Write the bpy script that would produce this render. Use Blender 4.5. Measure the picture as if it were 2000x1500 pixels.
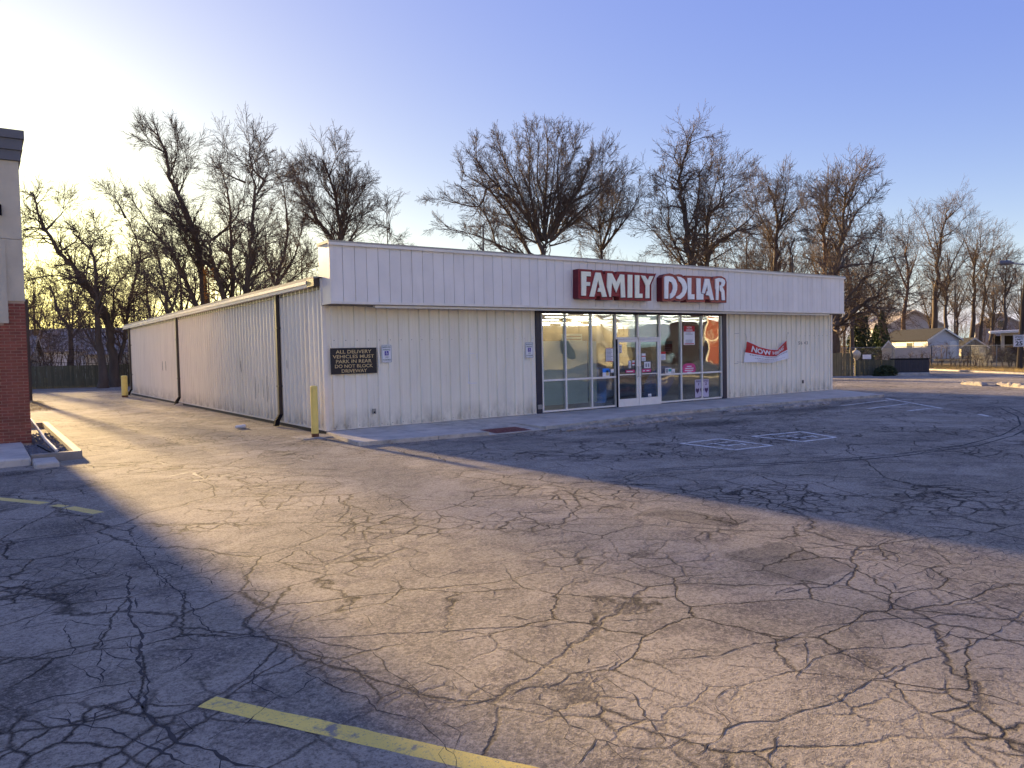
import bpy, math, random
import numpy as np
from mathutils import Matrix, Vector
R = math.radians
random.seed(7)
rng = np.random.default_rng(7)
for o in list(bpy.data.objects): bpy.data.objects.remove(o)
SC = bpy.context.scene
COL = SC.collection

# ---------------------------------------------------------------- camera, sky, sun, exposure
cam = bpy.data.cameras.new('camera'); camo = bpy.data.objects.new('camera', cam); COL.objects.link(camo)
yaw, pit, rol = 0.6156, -0.0434, -0.0216
F = Vector((math.sin(yaw)*math.cos(pit), math.cos(yaw)*math.cos(pit), math.sin(pit)))
R0 = Vector((math.cos(yaw), -math.sin(yaw), 0)); U0 = R0.cross(F)
Rt = R0*math.cos(rol)+U0*math.sin(rol); Up = -R0*math.sin(rol)+U0*math.cos(rol)
CAM = Vector((-6.8746, -17.5768, 1.843))
camo.matrix_world = Matrix(((Rt.x, Up.x, -F.x, CAM.x), (Rt.y, Up.y, -F.y, CAM.y), (Rt.z, Up.z, -F.z, CAM.z), (0, 0, 0, 1)))
cam.sensor_width = 36; cam.lens = 36*1473.4/2000; cam.clip_start = .1; cam.clip_end = 3000
SC.camera = camo

SUN_AZ, SUN_EL = R(-2.7), R(10)
W = bpy.data.worlds.new('World'); SC.world = W; W.use_nodes = True
wn = W.node_tree.nodes; wl = W.node_tree.links; wn.clear()
sky = wn.new('ShaderNodeTexSky'); sky.sky_type = 'NISHITA'; sky.sun_disc = False
sky.sun_elevation = SUN_EL; sky.sun_rotation = SUN_AZ; sky.air_density = 1.0; sky.dust_density = 2.2; sky.ozone_density = 4.0; sky.altitude = 200
# the physical sky compressed to the photograph's exposure, paler towards the horizon all round
bg = wn.new('ShaderNodeBackground'); bg.inputs[1].default_value = .146
wo = wn.new('ShaderNodeOutputWorld'); tc = wn.new('ShaderNodeTexCoord'); sx = wn.new('ShaderNodeSeparateXYZ'); wl.new(tc.outputs['Generated'], sx.inputs[0])
sc_ = wn.new('ShaderNodeSeparateColor'); cc_ = wn.new('ShaderNodeCombineColor'); wl.new(sky.outputs[0], sc_.inputs[0])
def wm(op, a, b, clamp=False):
    x = wn.new('ShaderNodeMath'); x.operation = op; x.use_clamp = clamp
    for i, v in enumerate((a, b)):
        if isinstance(v, (int, float)): x.inputs[i].default_value = v
        else: wl.new(v, x.inputs[i])
    return x.outputs[0]
low = wm('POWER', wm('SUBTRACT', 1, sx.outputs[2], True), 6)
for i, (A_, g_, h_, lo_) in enumerate(((.215, .52, 1.36, .66), (.216, .53, 1.24, 1.3), (.52, .20, .26, 2.4))):
    base_ = wm('MULTIPLY', wm('MULTIPLY', wm('POWER', wm('MAXIMUM', sc_.outputs[i], lo_), g_), A_), wm('POWER', math.exp(h_), low))
    wl.new(base_, cc_.inputs[i])   # levels out overhead and away from the sun
wl.new(cc_.outputs[0], bg.inputs[0]); wl.new(bg.outputs[0], wo.inputs[0])

sl = bpy.data.lights.new('sun', 'SUN'); sl.energy = 2.0; sl.angle = R(2.0); sl.color = (1, .70, .33)
so = bpy.data.objects.new('sun', sl); COL.objects.link(so)
sd = Vector((math.sin(SUN_AZ)*math.cos(SUN_EL), math.cos(SUN_AZ)*math.cos(SUN_EL), math.sin(SUN_EL)))
so.rotation_euler = sd.to_track_quat('Z', 'Y').to_euler()
SC.view_settings.view_transform = 'Standard'; SC.view_settings.look = 'None'
SC.view_settings.gamma = 1; SC.view_settings.use_curve_mapping = False
SC.view_settings.exposure = 3.15
SC.render.engine = 'CYCLES'
SC.cycles.max_bounces = 8; SC.cycles.transparent_max_bounces = 12; SC.cycles.use_denoising = True
SC.cycles.caustics_reflective = False; SC.cycles.caustics_refractive = False

# ---------------------------------------------------------------- helpers
class NT:
    def __init__(s, name):
        s.m = bpy.data.materials.new(name); s.m.use_nodes = True; s.t = s.m.node_tree
        s.b = s.t.nodes['Principled BSDF']; s.out = s.t.nodes['Material Output']; s._p = None
    def n(s, typ, **k):
        x = s.t.nodes.new('ShaderNode'+typ)
        for a, v in k.items(): setattr(x, a, v)
        return x
    def l(s, a, b): s.t.links.new(a, b)
    def pos(s):
        if not s._p: s._p = s.n('NewGeometry').outputs['Position']
        return s._p
    def map(s, scale, src=None):
        m = s.n('Mapping'); m.inputs['Scale'].default_value = scale if isinstance(scale, tuple) else (scale,)*3
        s.l(src or s.pos(), m.inputs[0]); return m.outputs[0]
    def noise(s, scale, detail=4, rough=.6, src=None, dist=0):
        x = s.n('TexNoise'); x.inputs['Scale'].default_value = 1; x.inputs['Detail'].default_value = detail
        x.inputs['Roughness'].default_value = rough; x.inputs['Distortion'].default_value = dist
        s.l(s.map(scale, src), x.inputs['Vector']); return x.outputs[0]
    def ramp(s, fac, lo, hi, a=0, b=1):
        x = s.n('MapRange'); x.inputs[1].default_value = lo; x.inputs[2].default_value = hi
        x.inputs[3].default_value = a; x.inputs[4].default_value = b; s.l(fac, x.inputs[0]); return x.outputs[0]
    def math(s, op, a, b=None):
        x = s.n('Math', operation=op)
        for i, v in enumerate((a, b)):
            if v is None: continue
            if isinstance(v, (int, float)): x.inputs[i].default_value = v
            else: s.l(v, x.inputs[i])
        return x.outputs[0]
    def mix(s, fac, a, b, blend='MIX'):
        x = s.n('Mix'); x.data_type = 'RGBA'; x.blend_type = blend
        for i, v in ((0, fac), (6, a), (7, b)):
            if isinstance(v, (int, float)): x.inputs[i].default_value = v
            elif isinstance(v, tuple): x.inputs[i].default_value = (*v[:3], 1)
            else: s.l(v, x.inputs[i])
        return x.outputs[2]
    def bump(s, h, strength, dist=.01, prev=None):
        x = s.n('Bump'); x.inputs['Strength'].default_value = strength; x.inputs['Distance'].default_value = dist
        s.l(h, x.inputs['Height'])
        if prev: s.l(prev, x.inputs['Normal'])
        return x.outputs[0]

def mat(name, col, rough=.7, var=.18, scale=3.0, bump=.15, bs=60, bd=.004, metal=0, dirt=None, dirtc=(.10, .08, .06), spec=.4, obj_tint=0):
    t = NT(name); c = tuple(col)
    dark = tuple(x*(1-var) for x in c); lite = tuple(min(1, x*(1+var)) for x in c)
    k = t.mix(t.ramp(t.noise(scale, 5), .3, .7), dark, lite)
    if obj_tint:
        oi = t.n('ObjectInfo'); k = t.mix(t.ramp(oi.outputs['Random'], 0, 1, 0, obj_tint), k, tuple(x*.35 for x in c))
    if dirt: k = t.mix(t.ramp(t.noise(dirt[0], 6, .7), dirt[1], dirt[2], 0, dirt[3]), k, dirtc)
    t.l(k, t.b.inputs['Base Color']); t.b.inputs['Roughness'].default_value = rough; t.b.inputs['Metallic'].default_value = metal
    t.b.inputs['Specular IOR Level'].default_value = spec
    if bump: t.l(t.bump(t.noise(bs, 3), bump, bd), t.b.inputs['Normal'])
    return t.m

def emit(name, col, s):
    t = NT(name); t.b.inputs['Base Color'].default_value = (*col, 1); t.b.inputs['Emission Color'].default_value = (*col, 1); t.b.inputs['Emission Strength'].default_value = s
    return t.m

def np_mesh(name, V, Q, tri=None):
    me = bpy.data.meshes.new(name); V = np.asarray(V, np.float32)
    nq = len(Q); nt = 0 if tri is None else len(tri)
    loops = np.asarray(Q, np.int32).ravel(); starts = np.arange(nq)*4; tot = np.full(nq, 4)
    if nt: loops = np.concatenate([loops, np.asarray(tri, np.int32).ravel()]); starts = np.concatenate([starts, nq*4+np.arange(nt)*3]); tot = np.concatenate([tot, np.full(nt, 3)])
    me.vertices.add(len(V)); me.vertices.foreach_set('co', V.ravel())
    me.loops.add(len(loops)); me.loops.foreach_set('vertex_index', loops)
    me.polygons.add(nq+nt); me.polygons.foreach_set('loop_start', starts.astype(np.int32))
    me.update(calc_edges=True); me.validate(); return me

def link(name, me, m=None, parent=None, loc=(0, 0, 0), rot=(0, 0, 0), smooth=False):
    if m and not me.materials: me.materials.append(m)
    o = bpy.data.objects.new(name, me); COL.objects.link(o); o.location = loc; o.rotation_euler = rot
    if parent: o.parent = parent
    if smooth: me.shade_smooth()
    return o

def tag(o, label=None, cat=None, group=None, kind=None):
    if label: o['label'] = label
    if cat: o['category'] = cat
    if group: o['group'] = group
    if kind: o['kind'] = kind
    return o

def thing(name, label, cat, loc=(0, 0, 0), rz=0, group=None):
    o = bpy.data.objects.new(name, None); COL.objects.link(o); o.location = loc; o.rotation_euler = (0, 0, rz)
    o.empty_display_size = .2
    return tag(o, label, cat, group)

class MB:
    def __init__(s): s.v = []; s.f = []
    def add(s, v, f):
        n = len(s.v); s.v += [tuple(x) for x in v]; s.f += [tuple(i+n for i in q) for q in f]; return s
    def box(s, x0, x1, y0, y1, z0, z1, b=0):
        if b:   # chamfered in plan and top
            p = [(x0+b, y0), (x1-b, y0), (x1, y0+b), (x1, y1-b), (x1-b, y1), (x0+b, y1), (x0, y1-b), (x0, y0+b)]
            cx, cy = (x0+x1)/2, (y0+y1)/2
            V = [(x, y, z0) for x, y in p]+[(x, y, z1-b) for x, y in p]
            V += [(min(max(x, x0+b), x1-b), min(max(y, y0+b), y1-b), z1) for x, y in p]
            Fc = [tuple(range(7, -1, -1))]
            for k in (0, 8):
                for i in range(8): j = (i+1) % 8; Fc.append((k+i, k+j, k+j+8, k+i+8))
            Fc.append(tuple(range(16, 24)))
            return s.add(V, Fc)
        return s.add([(x0, y0, z0), (x1, y0, z0), (x1, y1, z0), (x0, y1, z0), (x0, y0, z1), (x1, y0, z1), (x1, y1, z1), (x0, y1, z1)],
                     [(0, 3, 2, 1), (4, 5, 6, 7), (0, 1, 5, 4), (1, 2, 6, 5), (2, 3, 7, 6), (3, 0, 4, 7)])
    def prism(s, poly, a, b, axis='z'):
        n = len(poly)
        if axis == 'z': V = [(x, y, a) for x, y in poly]+[(x, y, b) for x, y in poly]
        else: V = [(x, a, z) for x, z in poly]+[(x, b, z) for x, z in poly]
        ar = sum(poly[i][0]*poly[(i+1) % n][1]-poly[(i+1) % n][0]*poly[i][1] for i in range(n))
        Fc = [tuple(range(n)), tuple(range(2*n-1, n-1, -1))]+[(i, i+n, (i+1) % n+n, (i+1) % n) for i in range(n)]
        flip = (ar > 0) == (axis == 'z')
        if (b < a): flip = not flip
        if flip: Fc = [q[::-1] for q in Fc]
        return s.add(V, Fc)
    def tube(s, pts, r, n=8, cap=True):
        pts = [Vector(p) for p in pts]; rs = r if isinstance(r, (list, tuple)) else [r]*len(pts)
        V = []
        for i, p in enumerate(pts):
            t = (pts[min(i+1, len(pts)-1)]-pts[max(i-1, 0)]).normalized()
            ref = Vector((0, 0, 1)) if abs(t.z) < .9 else Vector((1, 0, 0))
            a = t.cross(ref).normalized(); b = a.cross(t)
            for k in range(n): an = 2*math.pi*k/n; V.append(p+a*(rs[i]*math.cos(an))+b*(rs[i]*math.sin(an)))
        Fc = []
        for i in range(len(pts)-1):
            for k in range(n): j = (k+1) % n; Fc.append((i*n+k, i*n+j, (i+1)*n+j, (i+1)*n+k)[::-1])
        if cap: Fc.append(tuple(range(n))); Fc.append(tuple(range(len(V)-1, len(V)-n-1, -1)))
        return s.add(V, Fc)
    def quad(s, a, b, c, d): return s.add([a, b, c, d], [(0, 1, 2, 3)])
    def mesh(s, name):
        me = bpy.data.meshes.new(name); me.from_pydata(s.v, [], s.f); me.update(); return me
    def build(s, name, m, parent=None, loc=(0, 0, 0), rz=0, smooth=False):
        return link(name, s.mesh(name), m, parent, loc, (0, 0, rz), smooth)

def text(name, s, x0, x1, z0, z1, y, m, parent=None, ext=.0, off=0.0, fn=None, keep=False):
    cu = bpy.data.curves.new(name, 'FONT'); cu.body = s; cu.size = 1; cu.extrude = 0; cu.offset = off; cu.resolution_u = 3
    cu.align_x = 'CENTER'; cu.space_line = .95
    to = bpy.data.objects.new('tmp', cu); COL.objects.link(to)
    dg = bpy.context.evaluated_depsgraph_get(); me = bpy.data.meshes.new_from_object(to.evaluated_get(dg))
    bpy.data.objects.remove(to)
    V = np.array([v.co[:] for v in me.vertices]); lo, hi = V.min(0), V.max(0)
    sx = (x1-x0)/max(hi[0]-lo[0], 1e-6); sz = (z1-z0)/max(hi[1]-lo[1], 1e-6)
    for i, v in enumerate(me.vertices):
        X = x0+(V[i, 0]-lo[0])*sx; Z = z0+(V[i, 1]-lo[1])*sz
        v.co = fn(X, Z) if fn else (X, y, Z)
    me.name = name; me.materials.clear()
    return link(name, me, m, parent)

# ---------------------------------------------------------------- materials
M = {}
M['panel'] = None
def panel_mat(name, col):
    t = NT(name)
    k = t.mix(t.ramp(t.noise((2.0, 2.0, .35), 5), .3, .7), tuple(x*.93 for x in col), tuple(min(1, x*1.05) for x in col))
    # rain streaks and grime near the foot
    st = t.ramp(t.noise((9, 9, .25), 5, .7), .55, .8, 0, .3)
    k = t.mix(st, k, (.30, .27, .22))
    sep = t.n('SeparateXYZ'); t.l(t.pos(), sep.inputs[0])
    low = t.ramp(sep.outputs[2], .0, .55, 1, 0)
    gr = t.math('MULTIPLY', low, t.ramp(t.noise((3, 3, 1.2), 6, .7), .38, .72))
    k = t.mix(t.math('MULTIPLY', gr, .8), k, (.16, .145, .10))
    rust = t.math('MULTIPLY', t.ramp(sep.outputs[2], .0, .25, 1, 0), t.ramp(t.noise((7, 7, 5), 4, .7), .6, .7))
    k = t.mix(t.math('MULTIPLY', rust, .7), k, (.12, .06, .03))
    sp = t.ramp(t.noise(28, 2), .72, .76, 0, .5); k = t.mix(sp, k, (.15, .13, .11))
    t.l(k, t.b.inputs['Base Color']); t.b.inputs['Roughness'].default_value = .42; t.b.inputs['Specular IOR Level'].default_value = .35
    t.l(t.bump(t.noise((1.6, 1.6, .9), 3), .25, .02), t.b.inputs['Normal'])
    return t.m
M['panel'] = panel_mat('ribbed_panel_paint', (.87, .83, .71))
M['fascia'] = mat('fascia_paint', (.83, .79, .74), .5, .05, 1.5, .1, 20, dirt=((3, 3, .4), .55, .85, .25), dirtc=(.3, .28, .25), obj_tint=.1)
M['trim'] = mat('pale_trim', (.80, .75, .66), .45, .08, 2, .05, 30, dirt=(3, .6, .8, .3))
M['cap'] = mat('weathered_coping', (.42, .40, .33), .6, .2, 2, .1, 30, dirt=(2, .5, .7, .5))
M['brown'] = mat('dark_brown_metal', (.055, .045, .04), .4, .2, 6)
M['navy'] = mat('navy_metal', (.018, .022, .045), .35, .2, 4, .05)
M['alu'] = mat('white_aluminium', (.80, .78, .74), .35, .06, 5, .05, 40)
M['dark'] = mat('dark_interior', (.03, .028, .03), .7, .3, 4)
M['concrete'] = mat('pavement_concrete', (.54, .49, .43), .85, .18, 1.3, .5, 90, .006, dirt=(2.2, .5, .75, .55), dirtc=(.13, .125, .12), obj_tint=.18)
M['kerb'] = mat('kerb_concrete', (.48, .44, .38), .85, .25, 3, .6, 60, .01, dirt=(4, .48, .7, .6), dirtc=(.12, .11, .10))
M['oldconc'] = mat('crumbled_concrete', (.34, .31, .28), .9, .35, 6, 1.0, 35, .02, dirt=(5, .45, .65, .7), dirtc=(.10, .095, .09))
M['red'] = mat('brick_red_mat', (.17, .05, .045), .85, .2, 6, .5, 90)
M['yellowp'] = mat('bollard_yellow', (.85, .66, .18), .5, .1, 3, .1, 30, dirt=(6, .62, .75, .6), dirtc=(.2, .08, .03))
M['rust'] = mat('rust', (.16, .07, .03), .8, .3, 12, .4)
M['signblack'] = mat('black_sign_face', (.012, .012, .02), .45, .1, 5, 0)
M['gold'] = mat('worn_gold_letters', (.62, .48, .24), .5, .35, 30, 0)
M['white'] = mat('white_paint', (.80, .81, .84), .4, .04, 4, 0)
M['cream'] = mat('letter_cream', (.92, .92, .74), .35, .08, 3, .05)
M['lwhite'] = mat('letter_white', (.93, .93, .88), .35, .06, 3, .05)
M['sred'] = mat('sign_red', (.27, .02, .028), .4, .15, 3, .05)
M['sred2'] = mat('sign_red_faded', (.38, .09, .065), .45, .2, 3, .05)
M['sredside'] = mat('sign_side', (.13, .01, .02), .5, .15, 3, .05)
M['printred'] = mat('print_red', (.50, .015, .02), .5, .1, 4, 0)
M['printw'] = mat('print_white', (.78, .78, .82), .5, .04, 4, 0)
M['ink'] = mat('print_ink', (.04, .045, .05), .6, .1, 4, 0)
M['inkgrey'] = mat('print_grey', (.25, .27, .30), .6, .1, 4, 0)
M['purple'] = mat('access_blue', (.05, .03, .35), .5, .1, 4, 0)
M['green'] = mat('sign_green_edge', (.05, .14, .12), .5, .1, 4, 0)
M['pink'] = mat('print_pink', (.62, .06, .22), .5, .1, 4, 0)
M['lavender'] = mat('print_lavender', (.50, .46, .60), .5, .1, 4, 0)
M['darkpurple'] = mat('print_darkpurple', (.06, .02, .09), .5, .1, 4, 0)
M['teal'] = mat('teal_print', (.03, .32, .32), .5, .1, 4, 0)
M['bluebox'] = mat('blue_board', (.03, .25, .85), .5, .1, 4, 0)
M['board'] = mat('grey_teal_board', (.55, .66, .66), .6, .12, 1.5, .05)
M['paleboard'] = mat('pale_green_board', (.62, .68, .58), .6, .08, 1.5, .05)
M['tan'] = mat('tan_wall', (.30, .21, .12), .8, .12, 1, .1)
M['vinyl'] = mat('shop_floor', (.22, .21, .20), .35, .1, 1, .02)
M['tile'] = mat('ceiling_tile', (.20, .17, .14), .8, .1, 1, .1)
M['tubelight'] = emit('lit_tube', (1, .93, .75), 1.6)
M['shelf'] = mat('shelf_metal', (.08, .07, .075), .5, .4, 6, .1)
M['goods'] = mat('mixed_goods', (.30, .10, .10), .5, .8, 5, .1); M['goods2'] = mat('pale_goods', (.5, .5, .45), .5, .5, 5, .1); M['goods3'] = mat('blue_goods', (.08, .16, .34), .5, .5, 5, .1)
M['brick'] = mat('red_brick', (.29, .085, .062), .85, .25, 9, .5, 90, .006, obj_tint=.45)
M['mortar'] = mat('mortar', (.50, .38, .31), .9, .15, 9, .4, 90)
M['eifs'] = mat('grey_stucco', (.54, .48, .38), .9, .1, 1.6, .5, 130, .004, dirt=((2, 2, .5), .55, .8, .3))
M['cornice'] = mat('cornice_metal', (.12, .12, .14), .5, .1, 2, .05)
M['fence'] = mat('weathered_board', (.13, .12, .075), .85, .3, (14, 14, 1.2), .5, 50, .006, obj_tint=.5, dirt=((4, 4, .8), .5, .7, .5), dirtc=(.05, .055, .035))
M['fence2'] = mat('tan_fence_board', (.20, .165, .09), .85, .25, (14, 14, 1.2), .5, 50, .006, obj_tint=.4, dirt=((4, 4, .8), .5, .7, .4), dirtc=(.06, .06, .035))
M['galv'] = mat('galvanised_wire', (.30, .30, .29), .5, .15, 5, .05, metal=.3)
M['bark'] = mat('bark', (.105, .078, .06), .9, .3, (3, 3, .7), .8, 14, .03)
M['twig'] = mat('twig_bark', (.12, .085, .066), .9, .25, 1, 0)
M['barkred'] = mat('reddish_bark', (.16, .095, .06), .9, .3, (3, 3, .7), .6, 14, .03)
M['leafor'] = mat('dead_orange_leaves', (.40, .17, .03), .8, .4, 3, 0)
M['ever'] = mat('evergreen_foliage', (.045, .075, .022), .8, .5, 2.5, 0)
M['ivy'] = mat('ivy_foliage', (.04, .055, .02), .8, .5, 2.5, 0)
M['roofdark'] = mat('dark_shingles', (.022, .022, .028), 1.0, .25, 3, .4, 20)
M['roofgrey'] = mat('grey_shingles', (.36, .32, .29), .9, .2, 3, .4, 20)
M['sidewhite'] = mat('white_siding', (.58, .58, .60), .6, .06, 2, .05)
M['sidecream'] = mat('cream_siding', (.55, .48, .36), .6, .06, 2, .05)
M['sidepink'] = mat('pale_pink_panel', (.50, .42, .37), .7, .1, 2, .05)
M['winglass'] = mat('dark_window_glass', (.03, .035, .045), .08, .1, 4, 0, spec=.8)
M['oldwood'] = mat('utility_pole_wood', (.05, .04, .035), .9, .3, (8, 8, .6), .5)
M['lot_dark'] = mat('fresh_patch_asphalt', (.17, .15, .135), .85, .3, 3, 1, 60, .014)
M['crackmat'] = mat('crack_fill', (.045, .04, .04), .95, .3, 20, 0)
M['sealant'] = mat('pale_worn_sealant', (.30, .27, .22), .8, .3, 12, .3)
M['rock'] = mat('landscape_rock', (.16, .15, .155), .8, .4, 14, .3)
M['timber'] = mat('grey_timber', (.28, .25, .22), .85, .2, (4, 4, 4), .5, 40)
M['tyreblack'] = mat('rubber', (.015, .015, .016), .8, .2, 5)
M['black'] = mat('black_paint', (.012, .012, .014), .85, .2, 5, spec=.1)
def paint(name, col, lo=.42, hi=.58):
    t = NT(name)
    f = t.math('MAXIMUM', t.ramp(t.noise(5, 6, .75), hi, hi+.10), t.ramp(t.noise(60, 4, .8), .56, .64, 0, .75))
    k = t.mix(t.ramp(t.noise(2, 4), .3, .7), tuple(x*.8 for x in col), col)
    k = t.mix(f, k, (.22, .195, .17)); t.l(k, t.b.inputs['Base Color']); t.b.inputs['Roughness'].default_value = .75
    t.l(t.bump(t.noise(150, 2), .8, .006), t.b.inputs['Normal']); return t.m
M['yline'] = paint('yellow_line_paint', (.86, .64, .15), .46, .56)
M['yline2'] = paint('worn_yellow_paint', (.75, .58, .18), .42, .58)
M['wline'] = paint('white_line_paint', (.80, .76, .70), .38, .52)
def glass():
    t = NT('window_glass'); t.t.nodes.remove(t.b)
    g = t.n('BsdfGlossy'); g.inputs['Roughness'].default_value = .0; g.inputs['Color'].default_value = (.95, .97, 1, 1)
    tr = t.n('BsdfTransparent'); tr.inputs[0].default_value = (.9, .94, .92, 1)
    wv = t.bump(t.noise((.8, .8, .8), 1), .16, .05)
    t.l(wv, g.inputs['Normal'])
    fr = t.n('Fresnel'); fr.inputs[0].default_value = 1.5
    mx = t.n('MixShader'); t.l(t.math('MINIMUM', t.math('ADD', t.math('MULTIPLY', fr.outputs[0], .85), .03), .95), mx.inputs[0])
    t.l(tr.outputs[0], mx.inputs[1]); t.l(g.outputs[0], mx.inputs[2]); t.l(mx.outputs[0], t.out.inputs[0]); return t.m
M['glass'] = glass()

def asphalt(name='old_asphalt', mult=1.0):
    t = NT(name)
    P = t.pos()
    big = t.noise(.16, 5, .6); mid = t.noise(.9, 6, .65, dist=.6); fine = t.noise(38, 4, .85); fine2 = t.noise(120, 2, .8); blot = t.noise(2.3, 6, .72, dist=.8)
    k = t.mix(t.ramp(mid, .3, .7), (.31, .275, .22), (.43, .38, .30))
    k = t.mix(t.ramp(big, .38, .62, 0, .45), k, (.42, .37, .31))
    # patchwork of repairs and wear
    vor = t.n('TexVoronoi', feature='F1'); vor.inputs['Scale'].default_value = .33; vor.inputs['Randomness'].default_value = 1
    warp = t.n('VectorMath', operation='ADD'); nz = t.n('TexNoise'); nz.inputs['Scale'].default_value = .9; nz.inputs['Detail'].default_value = 5
    t.l(P, nz.inputs['Vector']); t.l(P, warp.inputs[0]); sc = t.n('VectorMath', operation='SCALE'); sc.inputs['Scale'].default_value = .9
    t.l(nz.outputs['Color'], sc.inputs[0]); t.l(sc.outputs[0], warp.inputs[1]); t.l(warp.outputs[0], vor.inputs['Vector'])
    sepc = t.n('SeparateColor'); t.l(vor.outputs['Color'], sepc.inputs[0])
    k = t.mix(t.ramp(sepc.outputs[0], .0, 1, 0, .35), k, (.17, .155, .145))
    k = t.mix(t.ramp(blot, .48, .62, 0, .7), k, (.16, .142, .138)); k = t.mix(t.ramp(t.noise(.38, 5, .6, dist=1.5), .50, .58, 0, .6), k, (.50, .44, .37))
    # dark stains
    st = t.math('MULTIPLY', t.ramp(t.noise(.55, 6, .7, dist=1.2), .56, .70), t.ramp(t.noise(2.5, 5, .7), .4, .6))
    k = t.mix(t.math('MULTIPLY', st, .6), k, (.08, .073, .075))
    tot = None
    for x, y, rx, ry, a in ((5.6, -4.6, 1.5, .45, .9), (8.2, -4.9, 1.7, .6, 1), (2.0, -4.1, 1.2, .35, .6), (13.2, -4.3, 2.2, .7, 1), (11.0, -4.0, 1.2, .3, .7), (16.2, -4.4, 1.2, .4, .6),
                           (5.0, -7.7, .35, .22, .9), (7.1, -8.1, .5, .3, .7), (3.4, -5.4, .9, .3, .5), (-6.5, -1.9, .5, .35, .9), (-6.1, -7.6, .5, .6, .5), (-6.4, -10.4, .4, .5, .5), (-6.7, -12.2, .3, .9, .7), (9, -10, 3.0, .8, .4), (17, -7.5, 2.5, 1.2, .35)):
        d = t.n('VectorMath', operation='SUBTRACT'); t.l(warp.outputs[0], d.inputs[0]); d.inputs[1].default_value = (x+.45, y+.45, -.09+.45)
        s2 = t.n('VectorMath', operation='MULTIPLY'); t.l(d.outputs[0], s2.inputs[0]); s2.inputs[1].default_value = (1/rx, 1/ry, 0)
        ln = t.n('VectorMath', operation='LENGTH'); t.l(s2.outputs[0], ln.inputs[0])
        v = t.ramp(ln.outputs['Value'], .3, 1.1, a, 0); tot = v if tot is None else t.math('MAXIMUM', tot, v)
    k = t.mix(t.math('MULTIPLY', tot, .82), k, (.035, .033, .037))
    # aggregate speckle
    k = t.mix(t.ramp(fine, .51, .60, 0, .6), k, (.58, .50, .42)); k = t.mix(t.ramp(fine, .475, .40, 0, .6), k, (.10, .088, .08)); k = t.mix(t.ramp(fine2, .58, .75, 0, .5), k, (.06, .055, .055))
    # cracks at three sizes
    cr = None
    for scl, wd, ms, lo, hi, am in ((.42, .010, .2, .34, .46, .8), (1.3, .013, .38, .44, .54, .9), (3.6, .04, .33, .51, .60, .95)):
        v = t.n('TexVoronoi', feature='DISTANCE_TO_EDGE'); v.inputs['Scale'].default_value = scl
        w2 = t.n('VectorMath', operation='SCALE'); w2.inputs['Scale'].default_value = .32/scl**.7; t.l(nz.outputs['Color'], w2.inputs[0])
        nf = t.n('TexNoise'); nf.inputs['Scale'].default_value = 5; nf.inputs['Detail'].default_value = 6; nf.inputs['Roughness'].default_value = .7; t.l(P, nf.inputs['Vector'])
        w4 = t.n('VectorMath', operation='SCALE'); w4.inputs['Scale'].default_value = .13; t.l(nf.outputs['Color'], w4.inputs[0])
        w3 = t.n('VectorMath', operation='ADD'); t.l(P, w3.inputs[0]); t.l(w2.outputs[0], w3.inputs[1])
        w5 = t.n('VectorMath', operation='ADD'); t.l(w3.outputs[0], w5.inputs[0]); t.l(w4.outputs[0], w5.inputs[1]); t.l(w5.outputs[0], v.inputs['Vector'])
        c = t.ramp(v.outputs['Distance'], 0, wd*scl**.35, 1, 0); mk = t.ramp(t.noise(ms, 3), lo, hi)
        c = t.math('MULTIPLY', t.math('MULTIPLY', c, mk), am); cr = c if cr is None else t.math('MAXIMUM', cr, c)
    k = t.mix(cr, k, (.042, .038, .04))
    if mult != 1: k = t.mix(1.0, k, (mult, mult, mult), 'MULTIPLY')
    t.l(k, t.b.inputs['Base Color']); t.b.inputs['Roughness'].default_value = .92; t.b.inputs['Specular IOR Level'].default_value = .12
    h = t.math('SUBTRACT', t.math('ADD', t.math('MULTIPLY', fine, 1.0), t.math('MULTIPLY', fine2, .5)), t.math('MULTIPLY', cr, 1.6))
    b1 = t.bump(t.noise(1.1, 4, .6), .6, .09); b2 = t.bump(h, 1.0, .026, b1); t.l(b2, t.b.inputs['Normal'])
    return t.m
M['asphalt'] = asphalt(); M['lot_dark'] = asphalt('patch_asphalt', .74)
def earth():
    t = NT('dry_lawn'); k = t.mix(t.ramp(t.noise(.5, 6, .7), .35, .65), (.13, .10, .045), (.26, .19, .09)); k = t.mix(t.ramp(t.noise(6, 4, .7), .45, .7, 0, .6), k, (.07, .065, .03))
    t.l(k, t.b.inputs['Base Color']); t.b.inputs['Roughness'].default_value = .95; t.l(t.bump(t.noise(12, 5), 1, .08), t.b.inputs['Normal']); return t.m
M['earth'] = earth()

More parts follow.
